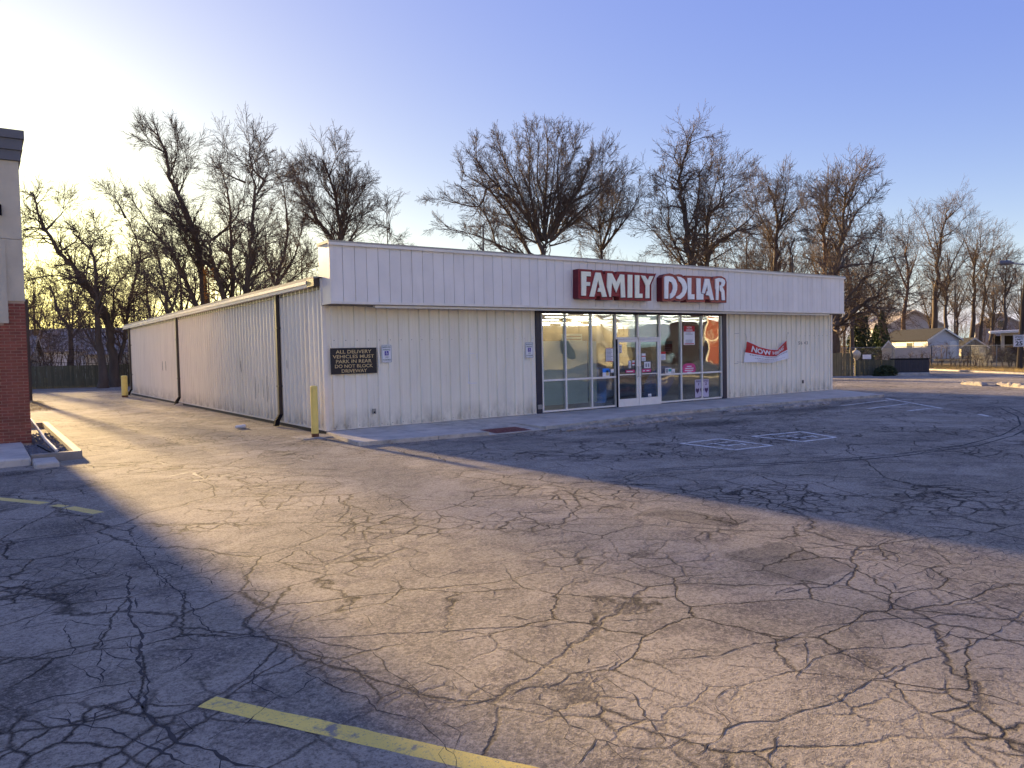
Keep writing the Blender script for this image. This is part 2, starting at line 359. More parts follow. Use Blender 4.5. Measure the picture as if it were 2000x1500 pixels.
CRACKS = [
 (0.018,'-5.56,-8.15 -5.60,-8.88 -5.56,-9.58 -5.56,-10.34 -5.58,-10.96 -5.58,-11.44 -5.61,-11.84 -5.62,-12.24'),
 (0.02,'-5.62,-12.24 -5.48,-12.30 -5.33,-12.40 -5.17,-12.55 -5.11,-12.65 -5.04,-12.80 -4.91,-12.99'),
 (0.014,'-6.02,-12.14 -5.90,-12.23 -5.77,-12.31 -5.62,-12.24'),
 (0.014,'-5.78,-12.32 -5.86,-12.50 -5.95,-12.56 -6.07,-12.53'),
 (0.024,'-5.85,-10.01 -5.94,-10.59 -5.98,-11.12 -5.99,-11.48 -5.95,-11.74 -6.00,-12.06 -6.07,-12.28 -6.08,-12.58 -6.13,-12.92 -6.15,-13.13 -6.13,-13.30 -6.10,-13.53 -6.02,-13.63 -5.97,-13.79 -5.94,-13.94 -5.85,-14.06'),
 (0.015,'-6.00,-13.62 -5.93,-13.58 -5.83,-13.56 -5.74,-13.49 -5.65,-13.42 -5.55,-13.35'),
 (0.014,'-5.48,-12.75 -5.50,-12.86 -5.61,-13.03 -5.62,-13.13 -5.55,-13.35 -5.49,-13.43'),
 (0.012,'-5.55,-13.35 -5.48,-13.42 -5.36,-13.29 -5.28,-13.25 -5.30,-13.15 -5.17,-13.12 -5.11,-12.91 -5.12,-12.68 -5.15,-12.56'),
 (0.013,'-5.17,-13.12 -5.10,-13.23 -5.05,-13.30'),
 (0.013,'-5.28,-13.25 -5.27,-13.44 -5.19,-13.61'),
 (0.016,'-6.20,-11.49 -6.23,-11.88 -6.21,-12.13 -6.14,-12.23 -6.07,-12.28'),
 (0.014,'-6.34,-12.56 -6.30,-12.32 -6.34,-12.21 -6.30,-11.97 -6.23,-11.83'),
 (0.02,'-6.23,-12.69 -6.23,-12.84 -6.22,-13.05 -6.28,-13.10 -6.23,-13.22 -6.15,-13.13'),
 (0.016,'-6.86,-12.62 -6.75,-12.60 -6.64,-12.55 -6.50,-12.57 -6.34,-12.55 -6.19,-12.57 -6.09,-12.65'),
 (0.014,'-6.68,-12.18 -6.59,-12.05 -6.46,-12.07 -6.37,-12.27 -6.34,-12.56'),
 (0.02,'-6.66,-12.80 -6.57,-12.93 -6.48,-13.06 -6.39,-13.24 -6.28,-13.42 -6.19,-13.60 -6.10,-13.86'),
 (0.016,'-6.83,-11.15 -6.71,-11.13 -6.55,-11.09 -6.37,-11.12 -6.19,-11.44 -5.99,-11.48'),
 (0.016,'-6.81,-10.25 -6.63,-10.29 -6.43,-10.31 -6.16,-10.41 -5.93,-10.52'),
 (0.014,'-6.79,-9.41 -6.59,-9.40 -6.31,-9.45 -6.10,-9.89 -5.84,-9.93'),
 (0.016,'-6.30,-9.36 -6.19,-9.15 -6.19,-9.54 -6.10,-9.89 -5.99,-10.07'),
 (0.012,'-5.90,-8.75 -5.90,-8.26 -5.97,-7.66 -6.00,-7.02 -6.00,-6.17 -6.06,-5.32 -6.15,-4.58 -6.09,-2.49'),
 (0.02,'-5.55,-9.69 -5.43,-10.08 -5.21,-9.97 -4.99,-9.90 -4.84,-9.97 -4.65,-10.13'),
 (0.014,'-5.59,-8.89 -5.38,-8.70 -5.02,-8.61 -4.75,-8.97'),
 (0.014,'-5.54,-10.52 -5.35,-10.59 -5.17,-10.91 -5.06,-10.83'),
 (0.014,'-5.55,-11.59 -5.33,-11.58 -5.09,-11.64 -4.85,-11.96'),
 (0.012,'-5.81,-10.92 -5.68,-10.80 -5.57,-10.74'),
 (0.012,'-5.68,-10.80 -5.65,-10.52 -5.61,-10.02'),
 (0.01,'-4.92,-10.21 -5.04,-10.85 -5.11,-11.27 -5.08,-11.58'),
 (0.012,'-6.13,-11.86 -6.12,-12.11 -6.07,-12.28'),
 (0.012,'-6.41,-11.08 -6.43,-11.46 -6.45,-11.89 -6.54,-11.87 -6.64,-12.05'),
 (0.016,'-5.05,-12.75 -4.93,-12.93 -4.86,-13.08 -4.87,-13.27 -4.91,-13.45 -4.90,-13.62 -4.93,-13.82 -4.96,-14.02 -5.00,-14.09 -5.06,-14.13'),
 (0.013,'-5.17,-13.11 -5.03,-13.33 -4.91,-13.43'),
 (0.013,'-5.32,-13.17 -5.28,-13.35 -5.23,-13.52 -5.17,-13.66 -5.16,-13.84 -5.06,-14.06 -5.06,-14.13 -5.06,-14.26 -5.06,-14.39 -5.09,-14.49 -5.13,-14.61'),
 (0.016,'-4.97,-14.05 -4.88,-14.06 -4.79,-14.09 -4.68,-14.11 -4.57,-14.14 -4.49,-14.14 -4.37,-14.14 -4.29,-14.20 -4.18,-14.19 -4.06,-14.16 -3.92,-14.17 -3.82,-14.19 -3.70,-14.16'),
 (0.013,'-4.69,-13.40 -4.62,-13.56 -4.58,-13.75 -4.59,-13.94 -4.60,-14.12'),
 (0.015,'-4.58,-14.15 -4.53,-14.25 -4.44,-14.36 -4.42,-14.47 -4.45,-14.61 -4.44,-14.70 -4.45,-14.80'),
 (0.014,'-4.28,-14.21 -4.36,-14.24 -4.42,-14.31 -4.44,-14.37'),
 (0.014,'-3.92,-14.17 -3.86,-14.07 -3.78,-13.99'),
 (0.014,'-3.93,-14.28 -3.95,-14.43 -3.95,-14.56 -4.02,-14.69 -4.13,-14.88 -4.21,-15.01 -4.27,-15.08'),
 (0.012,'-3.93,-14.28 -3.82,-14.23 -3.70,-14.16 -3.63,-14.05 -3.49,-14.03 -3.18,-14.08'),
 (0.018,'-4.71,-14.93 -4.63,-14.87 -4.52,-14.84 -4.45,-14.80 -4.42,-14.84 -4.41,-14.92 -4.34,-15.00 -4.27,-15.08'),
 (0.012,'-3.72,-13.65 -3.82,-13.79 -3.86,-13.92'),
 (0.012,'-4.45,-13.24 -4.29,-13.28 -4.03,-13.38'),
 (0.028,'-2.17,-9.25 -1.99,-9.32 -1.97,-9.61 -1.69,-9.54'),
 (0.03,'-1.83,-10.32 -1.61,-10.34 -1.44,-10.46 -1.20,-10.54'),
 (0.02,'-2.09,-9.93 -1.90,-10.01'),
 (0.024,'-1.07,-10.13 -1.03,-10.34 -1.10,-10.63'),
 (0.024,'-3.63,-9.59 -3.42,-9.55 -3.19,-9.46 -2.92,-9.37 -2.63,-9.46'),
 (0.018,'-3.65,-9.05 -3.48,-9.04 -3.16,-8.83 -2.92,-8.95 -2.66,-9.27'),
 (0.018,'-3.62,-9.24 -3.54,-9.45 -3.19,-9.14 -3.05,-9.42'),
 (0.03,'-0.62,-9.05 -0.48,-9.12 -0.46,-9.33'),
 (0.026,'-3.75,-12.69 -3.66,-12.72 -3.57,-12.72'),
 (0.03,'-3.86,-13.07 -3.77,-13.12 -3.72,-13.24 -3.61,-13.23'),
 (0.02,'-3.51,-11.94 -3.41,-12.00'),
 (0.018,'-5.00,-12.28 -4.83,-12.36 -4.62,-12.44'),
 (0.02,'-5.11,-12.59 -4.85,-12.73 -4.51,-12.91 -4.18,-13.10 -3.78,-13.34 -3.37,-13.59 -2.93,-13.85'),
 (0.018,'-2.96,-6.99 -2.47,-6.80 -1.96,-6.88 -1.40,-6.83 -0.75,-6.83 -0.22,-7.01 0.47,-6.99'),
 (0.018,'-1.13,-3.47 -0.73,-4.72 -0.08,-5.34 0.41,-6.39 1.35,-7.11 2.50,-8.75'),
 (0.014,'-0.06,-3.34 -0.21,-4.80 0.12,-5.73'),
 (0.014,'0.60,-7.45 0.64,-8.28 0.80,-9.00 1.30,-9.87'),
 (0.014,'-1.63,-11.63 -1.47,-11.77 -1.24,-11.70 -0.70,-11.75'),
 (0.014,'-3.66,-11.26 -3.76,-11.55 -3.76,-11.90 -3.57,-11.89 -3.39,-11.82'),
 (0.016,'-4.24,-15.18 -4.16,-15.22 -4.05,-15.19 -3.96,-15.18 -3.86,-15.15 -3.75,-15.15 -3.67,-15.19 -3.62,-15.26 -3.49,-15.26 -3.33,-15.26 -3.18,-15.28 -2.99,-15.26 -2.74,-15.28 -2.49,-15.28 -2.27,-15.28 -2.11,-15.33 -1.92,-15.34 -1.66,-15.36 -1.45,-15.38 -1.14,-15.37 -0.96,-15.37'),
 (0.018,'-4.01,-15.47 -3.89,-15.42 -3.76,-15.34 -3.63,-15.27'),
 (0.013,'-3.70,-14.92 -3.61,-14.88 -3.45,-14.83 -3.40,-14.85'),
 (0.011,'-3.70,-14.92 -3.75,-15.03 -3.75,-15.15'),
 (0.016,'-3.46,-14.34 -3.31,-14.42 -3.13,-14.52 -2.98,-14.50 -2.83,-14.53 -2.69,-14.59 -2.47,-14.57 -2.22,-14.61 -1.99,-14.72 -1.77,-14.81 -1.58,-14.94 -1.31,-15.07 -1.04,-15.17'),
 (0.015,'-3.09,-15.00 -2.91,-14.95 -2.80,-14.91 -2.62,-14.93 -2.45,-14.95 -2.32,-14.98 -2.23,-15.08 -2.06,-15.16 -1.92,-15.21 -1.75,-15.20 -1.53,-15.17'),
 (0.013,'-2.88,-14.93 -2.64,-14.77 -2.40,-14.63'),
 (0.012,'-3.24,-14.61 -3.21,-14.65 -3.14,-14.73 -3.13,-14.81'),
 (0.012,'-2.75,-15.28 -2.67,-15.25 -2.55,-15.25 -2.30,-15.26 -2.24,-15.27'),
 (0.022,'0.71,-12.12 1.13,-11.98 1.53,-11.86'),
 (0.014,'1.53,-11.86 1.83,-12.04 2.41,-12.15 2.30,-12.36'),
 (0.012,'1.84,-11.20 1.70,-11.61 1.45,-11.80'),
 (0.012,'1.48,-11.92 1.06,-12.35'),
 (0.026,'-0.62,-11.67 -0.55,-11.81 -0.52,-12.04 -0.35,-12.33 0.08,-12.28'),
 (0.02,'-1.92,-14.01 -1.72,-14.03 -1.57,-14.08 -1.41,-14.14 -0.76,-14.04'),
 (0.03,'-1.88,-14.00 -1.67,-13.99 -1.67,-14.07'),
 (0.03,'-0.33,-13.27 -0.28,-13.47 -0.25,-13.70 -0.05,-13.83 -0.06,-14.12'),
 (0.016,'-2.35,-13.30 -2.17,-13.33 -1.95,-13.30'),
 (0.014,'-1.89,-14.66 -1.68,-14.65 -1.60,-14.74 -1.28,-14.66 -0.96,-14.65'),
 (0.018,'-0.49,-14.43 -0.33,-14.39 -0.16,-14.44 -0.12,-14.56 0.06,-14.63'),
 (0.013,'-1.96,-15.49 -1.83,-15.51 -1.76,-15.58 -1.70,-15.65'),
 (0.013,'-2.20,-15.51 -2.07,-15.61 -1.93,-15.74'),
 (0.016,'2.50,-8.75 2.97,-9.30 3.69,-9.64 4.52,-10.33 5.63,-10.86 7.21,-11.02 8.06,-11.21 9.18,-11.14'),
 (0.02,'3.61,-10.61 4.04,-10.86 4.08,-11.35'),
 (0.02,'4.76,-9.44 4.82,-9.58'),
 (0.02,'3.77,-8.87 4.07,-9.35'),
 (0.02,'5.42,-11.19 5.48,-11.35'),
 (0.014,'4.04,-12.50 3.93,-12.98 4.11,-13.47'),
 (0.013,'0.43,-10.69 0.69,-11.21 1.01,-11.40'),
 (0.013,'1.38,-9.93 1.96,-10.35 2.65,-10.57'),
]
SIGN_FAMILY = ([(7.42,4.18),(7.94,4.18),(7.93,4.09),(7.99,4.17),(8.33,4.18),(8.38,4.08),(8.45,4.07),(8.46,4.17),(8.77,4.17),(8.87,4.06),(8.94,4.17),(9.23,4.18),(10.21,4.17),(10.24,4.14),(10.27,4.17),(10.59,4.17),(10.37,3.82),(10.36,3.32),(9.02,3.32),(9.01,3.42),(8.73,3.43),(8.73,3.31),(8.26,3.31),(8.24,3.42),(8.1,3.42),(8.06,3.32),(7.44,3.32),(7.4,3.35)],
 [[(7.5,4.11),(7.86,4.11),(7.86,3.98),(7.69,3.98),(7.68,3.81),(7.83,3.81),(7.82,3.7),(7.68,3.7),(7.66,3.41),(7.49,3.41)],
  [(8.05,4.1),(8.24,4.1),(8.48,3.4),(8.3,3.39),(8.25,3.54),(8.12,3.54),(8.16,3.66),(8.21,3.65),(8.14,3.89),(7.98,3.39),(7.8,3.39)],
  [(8.52,4.1),(8.7,4.1),(8.88,3.84),(9.04,4.09),(9.2,4.08),(9.23,3.4),(9.06,3.39),(9.04,3.87),(8.86,3.54),(8.69,3.84),(8.64,3.4),(8.59,3.4),(8.49,3.7)],
  [(9.35,4.09),(9.54,4.09),(9.52,3.4),(9.33,3.39)],
  [(9.65,4.09),(9.84,4.09),(9.82,3.53),(9.96,3.53),(9.96,3.4),(9.64,3.39)],
  [(9.91,4.09),(10.08,4.08),(10.21,3.95),(10.29,4.08),(10.45,4.09),(10.27,3.8),(10.26,3.4),(10.09,3.39),(10.11,3.78),(10.08,3.83)]])
SIGN_DOLLAR = ([(10.88,4.07),(10.99,4.16),(11.2,4.21),(11.35,4.19),(11.46,4.14),(11.61,4.2),(11.76,4.19),(11.94,4.1),(11.95,4.17),(12.79,4.18),(12.8,4.12),(12.86,4.18),(13.18,4.18),(13.24,4.07),(13.32,4.16),(13.46,4.21),(13.71,4.22),(13.91,4.16),(13.98,4.03),(13.96,3.33),(13.17,3.33),(13.09,3.43),(12.91,3.43),(12.85,3.33),(11.98,3.32),(11.96,3.41),(11.78,3.34),(11.56,3.33),(11.44,3.38),(11.26,3.32),(10.9,3.32),(10.87,3.36)],
 [[(10.94,4.07),(11,4.11),(11.14,4.12),(11.32,4.1),(11.46,4),(11.52,3.85),(11.51,3.7),(11.42,3.53),(11.3,3.44),(11.18,3.4),(11.18,3.55),(11.26,3.6),(11.32,3.72),(11.32,3.82),(11.27,3.92),(11.14,3.96),(11.11,3.84),(11.1,3.4),(10.93,3.4)],
  [(11.52,4.12),(11.67,4.11),(11.84,4.05),(11.95,3.92),(11.99,3.79),(11.94,3.63),(11.83,3.5),(11.66,3.4),(11.48,3.42),(11.48,3.47),(11.64,3.54),(11.75,3.63),(11.79,3.76),(11.74,3.88),(11.65,3.96),(11.6,3.97),(11.57,4.04)],
  [(12.01,4.09),(12.19,4.1),(12.18,3.57),(12.33,3.57),(12.33,3.41),(12.03,3.4)],
  [(12.44,4.1),(12.64,4.1),(12.63,3.67),(12.66,3.6),(12.77,3.59),(12.77,3.41),(12.44,3.4)],
  [(12.86,4.1),(13.07,4.1),(13.29,3.41),(13.14,3.4),(13.05,3.55),(12.9,3.56),(12.94,3.69),(12.99,3.69),(12.97,3.9),(12.83,3.61),(12.7,3.62)],
  [(13.37,4.11),(13.56,4.15),(13.74,4.14),(13.85,4.09),(13.88,4.01),(13.82,3.9),(13.73,3.86),(13.83,3.73),(13.86,3.41),(13.7,3.41),(13.68,3.66),(13.66,3.69),(13.61,3.73),(13.59,3.89),(13.67,3.92),(13.69,3.99),(13.63,4.03),(13.56,4.03),(13.55,3.84),(13.52,3.41),(13.4,3.41),(13.4,3.73),(13.37,3.8)]])
HERO = {
 'twin_left': ((1.2,42.9),[
  (0.34,'1.2,42.9,-0.1 1.0,42.9,2.3 0.9,42.9,3.7 0.4,43.0,5.9 -0.5,43.1,7.2 -1.2,43.2,8.4 -1.9,43.2,9.4 -2.6,43.3,10.9 -3.0,43.3,12.0 -3.3,43.3,13.2 -3.4,43.3,13.8 -3.9,43.4,14.9'),
  (0.22,'0.9,42.9,3.7 0.2,43.4,6.2 -0.6,43.6,7.1 -2.0,44.0,7.8 -4.0,44.4,7.5 -5.1,44.5,7.0'),
  (0.16,'-2.6,43.3,10.9 -3.5,43.6,11.0 -4.4,44.0,10.4'),
  (0.14,'-2.6,43.3,10.9 -1.7,43.7,12.0 -1.1,44.1,13.5'),
  (0.14,'-1.9,43.2,9.4 -0.8,43.8,10.3 -0.2,44.5,11.9'),
  (0.25,'1.3,42.9,1.4 1.6,43.1,2.3 2.0,43.4,3.7 2.5,44.0,6.2 3.2,44.5,8.4 3.4,44.8,9.9 3.1,45.3,11.5 2.7,45.6,12.5 1.7,45.9,13.2 0.6,46.1,13.3'),
  (0.15,'2.2,42.7,12.0 1.8,43.5,13.4 1.7,43.8,14.1'),
  (0.14,'2.4,42.7,6.1 3.2,41.5,7.7 3.6,40.6,9.1'),
  (0.2,'1.0,42.9,2.3 1.2,42.8,5.6 1.3,42.7,7.0 1.9,42.6,7.8 2.6,42.4,8.7 2.9,42.3,10.3'),
  (0.12,'-0.5,43.1,7.2 -0.0,44.1,9.3 0.7,44.9,11.3 1.1,45.6,12.9'),
  (0.13,'2.6,42.7,8.7 4.0,42.7,9.5 5.1,42.8,10.9'),
 ]),
 'twin_right': ((0.1,41.0),[
  (0.3,'0.1,41.0,-0.1 0.1,41.0,2.3 -0.1,41.0,5.0 0.1,41.0,6.9 -0.2,41.0,8.9 -1.0,41.1,10.3 -1.8,41.2,12.3'),
  (0.2,'0.1,41.0,2.3 -0.6,41.7,3.4 -1.1,42.6,5.2 -1.9,43.3,6.1'),
  (0.13,'-0.1,41.0,5.0 0.4,39.8,7.5 0.6,38.8,9.4 0.2,38.0,11.2'),
  (0.12,'0.2,41.0,4.1 -0.7,41.1,4.1 -1.3,41.1,5.5 -1.8,41.1,6.5'),
 ]),
 'slim_left': ((-0.1,60.1),[
  (0.32,'-0.1,60.1,-0.1 -0.0,60.1,3.9 -0.6,60.2,5.7 -1.3,60.2,8.2 -1.6,60.2,11.1'),
  (0.2,'-0.0,60.1,3.4 0.2,59.2,6.6 0.1,58.4,9.2 -0.4,57.6,11.7'),
  (0.15,'0.3,60.1,6.6 1.3,60.1,8.5 1.2,60.2,11.2'),
  (0.15,'0.0,60.1,4.8 1.2,60.2,6.2 2.3,60.3,8.5'),
 ]),
 'bent_left': ((-4.3,48.4),[
  (0.24,'-4.3,48.4,-0.1 -4.1,48.4,4.3 -3.6,48.3,5.8 -2.9,48.3,6.9 -1.5,48.2,7.7'),
  (0.18,'-4.1,48.4,4.3 -4.3,46.6,7.2 -4.4,44.9,9.8 -3.9,43.2,12.4'),
  (0.12,'-3.8,48.4,5.5 -2.6,47.6,3.9 -1.8,47.1,3.2'),
 ]),
 'v_low': ((3.9,37.4),[
  (0.22,'3.9,37.4,-0.1 3.7,37.4,4.9 3.7,37.4,6.0 3.5,37.5,7.7 3.1,37.5,9.4 3.3,37.5,11.4'),
  (0.16,'3.8,37.4,4.9 4.2,37.0,6.0 4.3,36.6,7.7 3.8,36.5,8.6 3.6,36.1,10.2'),
  (0.12,'3.7,37.4,6.0 2.9,38.2,6.9 2.2,38.7,7.3'),
 ]),
 'tall_left': ((6.2,38.9),[
  (0.42,'6.2,38.9,-0.1 6.5,38.9,5.7 6.3,38.9,8.0 6.0,39.0,10.6 5.1,39.2,13.3 4.6,39.3,14.5 4.4,39.3,16.1 3.9,39.4,17.4 3.2,39.5,18.8'),
  (0.3,'6.4,38.9,4.7 6.0,39.3,5.6 5.5,39.9,7.3 4.9,40.6,9.2 3.9,41.4,10.8 3.1,42.1,12.3 2.4,42.8,14.1'),
  (0.14,'4.6,39.3,9.0 4.4,38.5,11.0 3.9,37.9,12.6'),
  (0.14,'6.0,39.0,10.6 5.0,39.7,11.6 4.0,40.5,12.7 3.4,41.1,14.2'),
  (0.12,'4.6,39.3,14.5 4.9,38.7,15.6 5.0,38.2,16.7 4.8,37.7,17.8'),
  (0.12,'4.4,39.3,16.1 3.7,39.6,16.5 2.9,39.9,17.7'),
  (0.15,'6.3,38.9,8.0 5.3,38.3,9.6 4.9,37.6,11.2 4.4,37.2,12.2'),
  (0.12,'5.1,39.2,13.3 5.5,38.2,14.6 5.3,37.5,15.8'),
 ]),
 'cluster': ((7.4,37.6),[
  (0.4,'7.4,37.6,-0.1 7.5,37.6,6.0 7.0,37.7,7.9 6.8,37.8,9.4 6.5,37.8,11.1 6.4,37.9,12.5'),
  (0.32,'7.8,37.5,3.9 8.2,38.3,6.1 8.6,39.4,9.2 8.8,40.2,11.6 9.0,41.2,14.5 8.7,41.8,15.9 7.9,42.8,17.9'),
  (0.36,'8.5,37.3,3.6 8.6,36.4,6.3 8.8,35.5,8.8 8.8,34.8,10.8 8.9,34.0,12.7 8.6,33.5,14.4 8.3,33.2,15.5 7.5,32.7,17.3'),
  (0.25,'8.9,37.2,6.4 9.4,36.0,9.6 10.2,35.3,10.7 11.1,34.5,11.8'),
  (0.13,'9.8,36.9,13.3 10.6,37.3,14.4 11.9,37.4,14.9'),
  (0.16,'8.0,37.4,11.1 9.1,37.8,12.7 9.6,38.5,15.1 9.4,39.1,16.7'),
  (0.15,'7.5,37.6,6.0 8.2,36.8,8.2 8.6,36.3,9.9 8.4,35.9,11.6'),
  (0.14,'9.6,37.0,15.3 10.6,37.3,16.4 11.0,37.9,18.1'),
  (0.12,'7.6,37.6,14.9 7.9,37.5,16.5 8.1,37.5,17.2'),
  (0.2,'7.0,37.7,7.9 6.0,38.3,9.0 5.2,38.7,10.0 4.5,39.4,12.6'),
  (0.12,'9.8,36.9,13.3 10.5,36.1,15.1 10.7,35.5,16.4'),
 ]),
 'cluster_back': ((12.8,42.3),[
  (0.25,'12.8,42.3,-0.1 12.8,42.3,7.5 13.4,42.1,9.8 13.7,42.0,12.2 13.5,42.0,15.2 13.4,42.0,17.4'),
  (0.18,'12.8,42.3,7.5 14.6,43.0,10.0 15.6,43.8,12.7 16.4,44.7,15.4'),
  (0.15,'12.8,42.3,7.0 12.3,43.1,9.8 12.5,43.5,12.4 13.3,43.7,14.9'),
  (0.14,'13.3,42.1,7.4 15.4,42.6,9.1 16.8,43.1,10.9'),
 ]),
 'fan_left': ((15.6,38.0),[
  (0.36,'15.6,38.0,-0.1 16.2,37.8,9.5 16.4,37.7,11.0 16.1,37.8,13.6 15.7,38.0,15.5 15.3,38.2,16.7 15.1,38.2,18.5'),
  (0.26,'15.9,37.9,8.7 16.0,39.0,11.2 15.3,39.9,12.5 14.7,41.1,14.8 14.3,42.2,16.9 14.2,42.9,18.7'),
  (0.16,'16.4,37.7,11.0 16.7,36.9,13.8 16.8,36.4,15.7 16.1,36.3,17.5'),
  (0.2,'16.3,37.8,9.5 17.1,37.1,11.0 17.8,36.5,12.7 18.6,35.9,13.8'),
  (0.1,'15.7,38.0,15.5 16.0,37.4,16.8 15.9,36.9,18.0'),
  (0.1,'14.7,38.4,12.2 14.2,37.7,14.3 13.7,37.1,16.0 13.5,36.7,17.0'),
  (0.12,'16.4,37.7,11.0 17.0,36.2,13.2 17.4,35.1,14.6 16.7,34.8,15.9'),
  (0.12,'16.1,37.8,13.6 15.1,37.9,14.8 14.3,37.7,17.0'),
 ]),
 'small_right_of_fan': ((18.5,34.6),[
  (0.16,'18.5,34.6,-0.1 18.7,34.5,10.3 18.9,34.4,11.2 19.4,34.1,11.9 19.6,34.0,12.5'),
  (0.1,'18.9,34.4,11.1 18.5,34.6,11.5 18.1,34.9,11.6'),
  (0.08,'18.9,34.4,11.2 18.6,34.0,12.0 18.1,33.7,12.9'),
 ]),
 'elm': ((29.9,29.9),[
  (0.62,'29.9,29.9,-0.1 29.9,29.8,8.5 30.0,29.7,10.2 30.1,29.7,10.7'),
  (0.3,'29.5,30.1,10.9 29.0,31.0,12.8 27.7,32.5,14.9 26.6,33.8,17.0 26.6,34.3,19.7'),
  (0.24,'29.4,30.2,11.3 28.4,30.4,13.8 27.3,30.7,16.0 26.6,30.8,17.8 26.1,30.8,19.1'),
  (0.24,'29.8,29.9,10.9 28.8,29.9,14.1 28.5,29.4,16.8 28.1,29.0,19.4'),
  (0.26,'30.0,29.8,10.8 30.7,30.4,14.0 31.5,31.0,17.0 32.1,31.8,20.8'),
  (0.22,'30.3,29.5,10.8 30.9,29.0,12.7 30.8,28.9,16.0 31.4,28.4,19.6'),
  (0.25,'30.5,29.3,10.9 31.2,28.2,13.1 31.8,27.1,14.8 32.1,26.3,16.6 31.9,26.2,18.2'),
  (0.24,'30.6,29.3,10.6 31.8,28.2,12.2 32.9,27.3,13.4 33.9,26.3,14.9 34.3,25.9,16.3'),
  (0.26,'29.9,29.8,9.3 29.2,30.6,9.5 28.6,31.6,11.9 28.1,32.4,13.3 27.2,33.5,15.0 26.0,34.7,16.1 25.4,35.5,17.9'),
  (0.2,'29.8,29.9,8.9 26.4,30.6,9.7 25.4,30.4,11.4 24.3,30.3,12.8 22.7,30.2,14.0 21.2,30.3,14.5'),
  (0.14,'30.4,29.5,10.1 31.8,29.1,10.5 32.8,28.9,10.9 33.6,28.7,9.4'),
  (0.16,'29.9,29.8,8.9 27.4,30.3,9.6 24.6,30.6,10.5 22.6,30.7,10.9 20.3,30.8,11.6'),
  (0.14,'30.1,29.7,13.8 31.4,29.2,14.8 32.5,29.0,17.2 33.2,29.1,19.6'),
  (0.12,'29.2,30.4,14.2 29.0,31.6,16.9 29.6,32.3,19.7'),
  (0.13,'27.3,31.8,14.8 26.0,31.4,16.4 25.2,30.8,18.0'),
  (0.13,'30.1,29.7,13.8 29.9,30.3,15.2 30.4,30.8,17.8 30.7,31.5,20.6'),
  (0.13,'31.5,28.6,13.2 33.0,26.7,14.5 33.4,26.1,16.2 33.2,26.1,17.6'),
  (0.12,'26.4,32.4,14.7 26.0,32.8,16.0 25.4,33.4,18.2'),
  (0.14,'25.9,32.7,13.3 23.9,32.9,13.4 22.2,33.0,13.6 21.2,33.1,12.8'),
 ]),
 'elm_side': ((36.1,29.9),[
  (0.3,'36.1,29.9,-0.1 36.1,29.8,9.4 36.0,29.9,11.8 36.0,30.0,13.3 35.6,30.3,13.9'),
  (0.2,'36.1,29.8,10.2 35.9,28.3,12.5 35.8,27.0,14.5 35.5,26.1,15.8'),
  (0.2,'36.2,29.8,10.2 36.8,28.0,12.1 37.1,26.9,13.4 37.2,25.8,15.2'),
  (0.12,'36.1,29.8,9.9 36.1,31.1,11.9 36.5,31.7,13.6'),
  (0.12,'36.8,29.2,12.8 36.4,28.8,14.7 36.3,28.2,15.9'),
 ]),
 'stub_center': ((20.6,24.2),[
  (0.22,'20.6,24.2,-0.1 20.6,24.2,8.5 20.6,24.2,9.8 20.6,24.2,10.2'),
  (0.1,'20.6,24.2,10.0 20.4,24.5,10.4'),
  (0.1,'20.6,24.2,10.1 20.9,24.2,10.5'),
  (0.1,'20.6,24.2,8.5 20.3,24.9,9.2 20.1,25.4,9.9'),
 ]),
 'crooked': ((36.7,20.7),[
  (0.45,'36.7,20.7,-0.1 36.7,20.7,8.1 36.5,20.9,10.3 36.5,21.0,11.9 36.2,21.2,13.6 36.3,21.2,15.1 36.7,20.7,16.9 36.6,20.9,18.2'),
  (0.14,'36.2,21.2,13.6 35.8,21.6,13.7 36.0,21.2,14.8 36.0,21.0,15.7'),
  (0.28,'36.7,20.7,7.7 36.5,19.8,12.1 36.4,19.5,14.3 35.9,19.9,14.9 35.7,19.9,16.1'),
  (0.15,'37.1,20.2,14.5 37.7,19.6,15.8 37.9,19.5,16.8'),
  (0.16,'36.6,20.8,7.5 36.4,22.4,10.5 36.3,23.4,12.6 36.6,24.2,15.7'),
  (0.15,'36.6,20.8,7.3 34.0,21.5,10.1 32.8,21.8,11.1 31.9,21.8,12.5'),
  (0.13,'35.7,21.8,10.4 36.1,22.4,13.4 36.4,23.1,16.1'),
  (0.12,'36.7,20.7,16.9 37.5,20.2,17.3 37.8,20.1,17.8'),
  (0.12,'36.3,21.2,15.1 36.3,21.8,16.1 36.6,21.9,17.2'),
 ]),
 'spreading': ((39.0,21.1),[
  (0.45,'39.0,21.1,-0.1 39.0,21.1,8.2 39.4,20.7,9.6 40.2,19.6,10.4 41.0,18.6,10.7 42.0,17.2,10.7'),
  (0.28,'39.0,21.1,8.0 37.7,20.0,11.2 37.8,19.1,12.1 37.9,17.4,13.3 38.3,16.1,13.5'),
  (0.24,'38.9,21.2,8.1 40.6,22.0,12.3 42.6,20.6,12.9 43.8,20.0,13.7'),
  (0.18,'39.0,21.1,11.5 38.6,20.0,13.7 38.4,19.1,14.9 38.2,18.4,16.0'),
  (0.16,'39.5,20.5,12.4 39.6,19.9,14.2 40.1,18.8,15.1 40.2,18.4,15.9'),
  (0.14,'39.0,21.1,11.0 39.1,21.4,13.0 39.4,21.3,15.0 40.1,20.8,16.8'),
  (0.16,'40.2,19.6,10.4 41.8,19.0,11.8 42.5,19.1,13.4 43.3,18.9,14.7'),
 ]),
 'mid_back': ((48.5,21.9),[
  (0.36,'48.5,21.9,-0.1 48.5,21.9,8.7 48.7,21.6,11.9 48.3,22.2,15.1 48.0,22.6,17.3'),
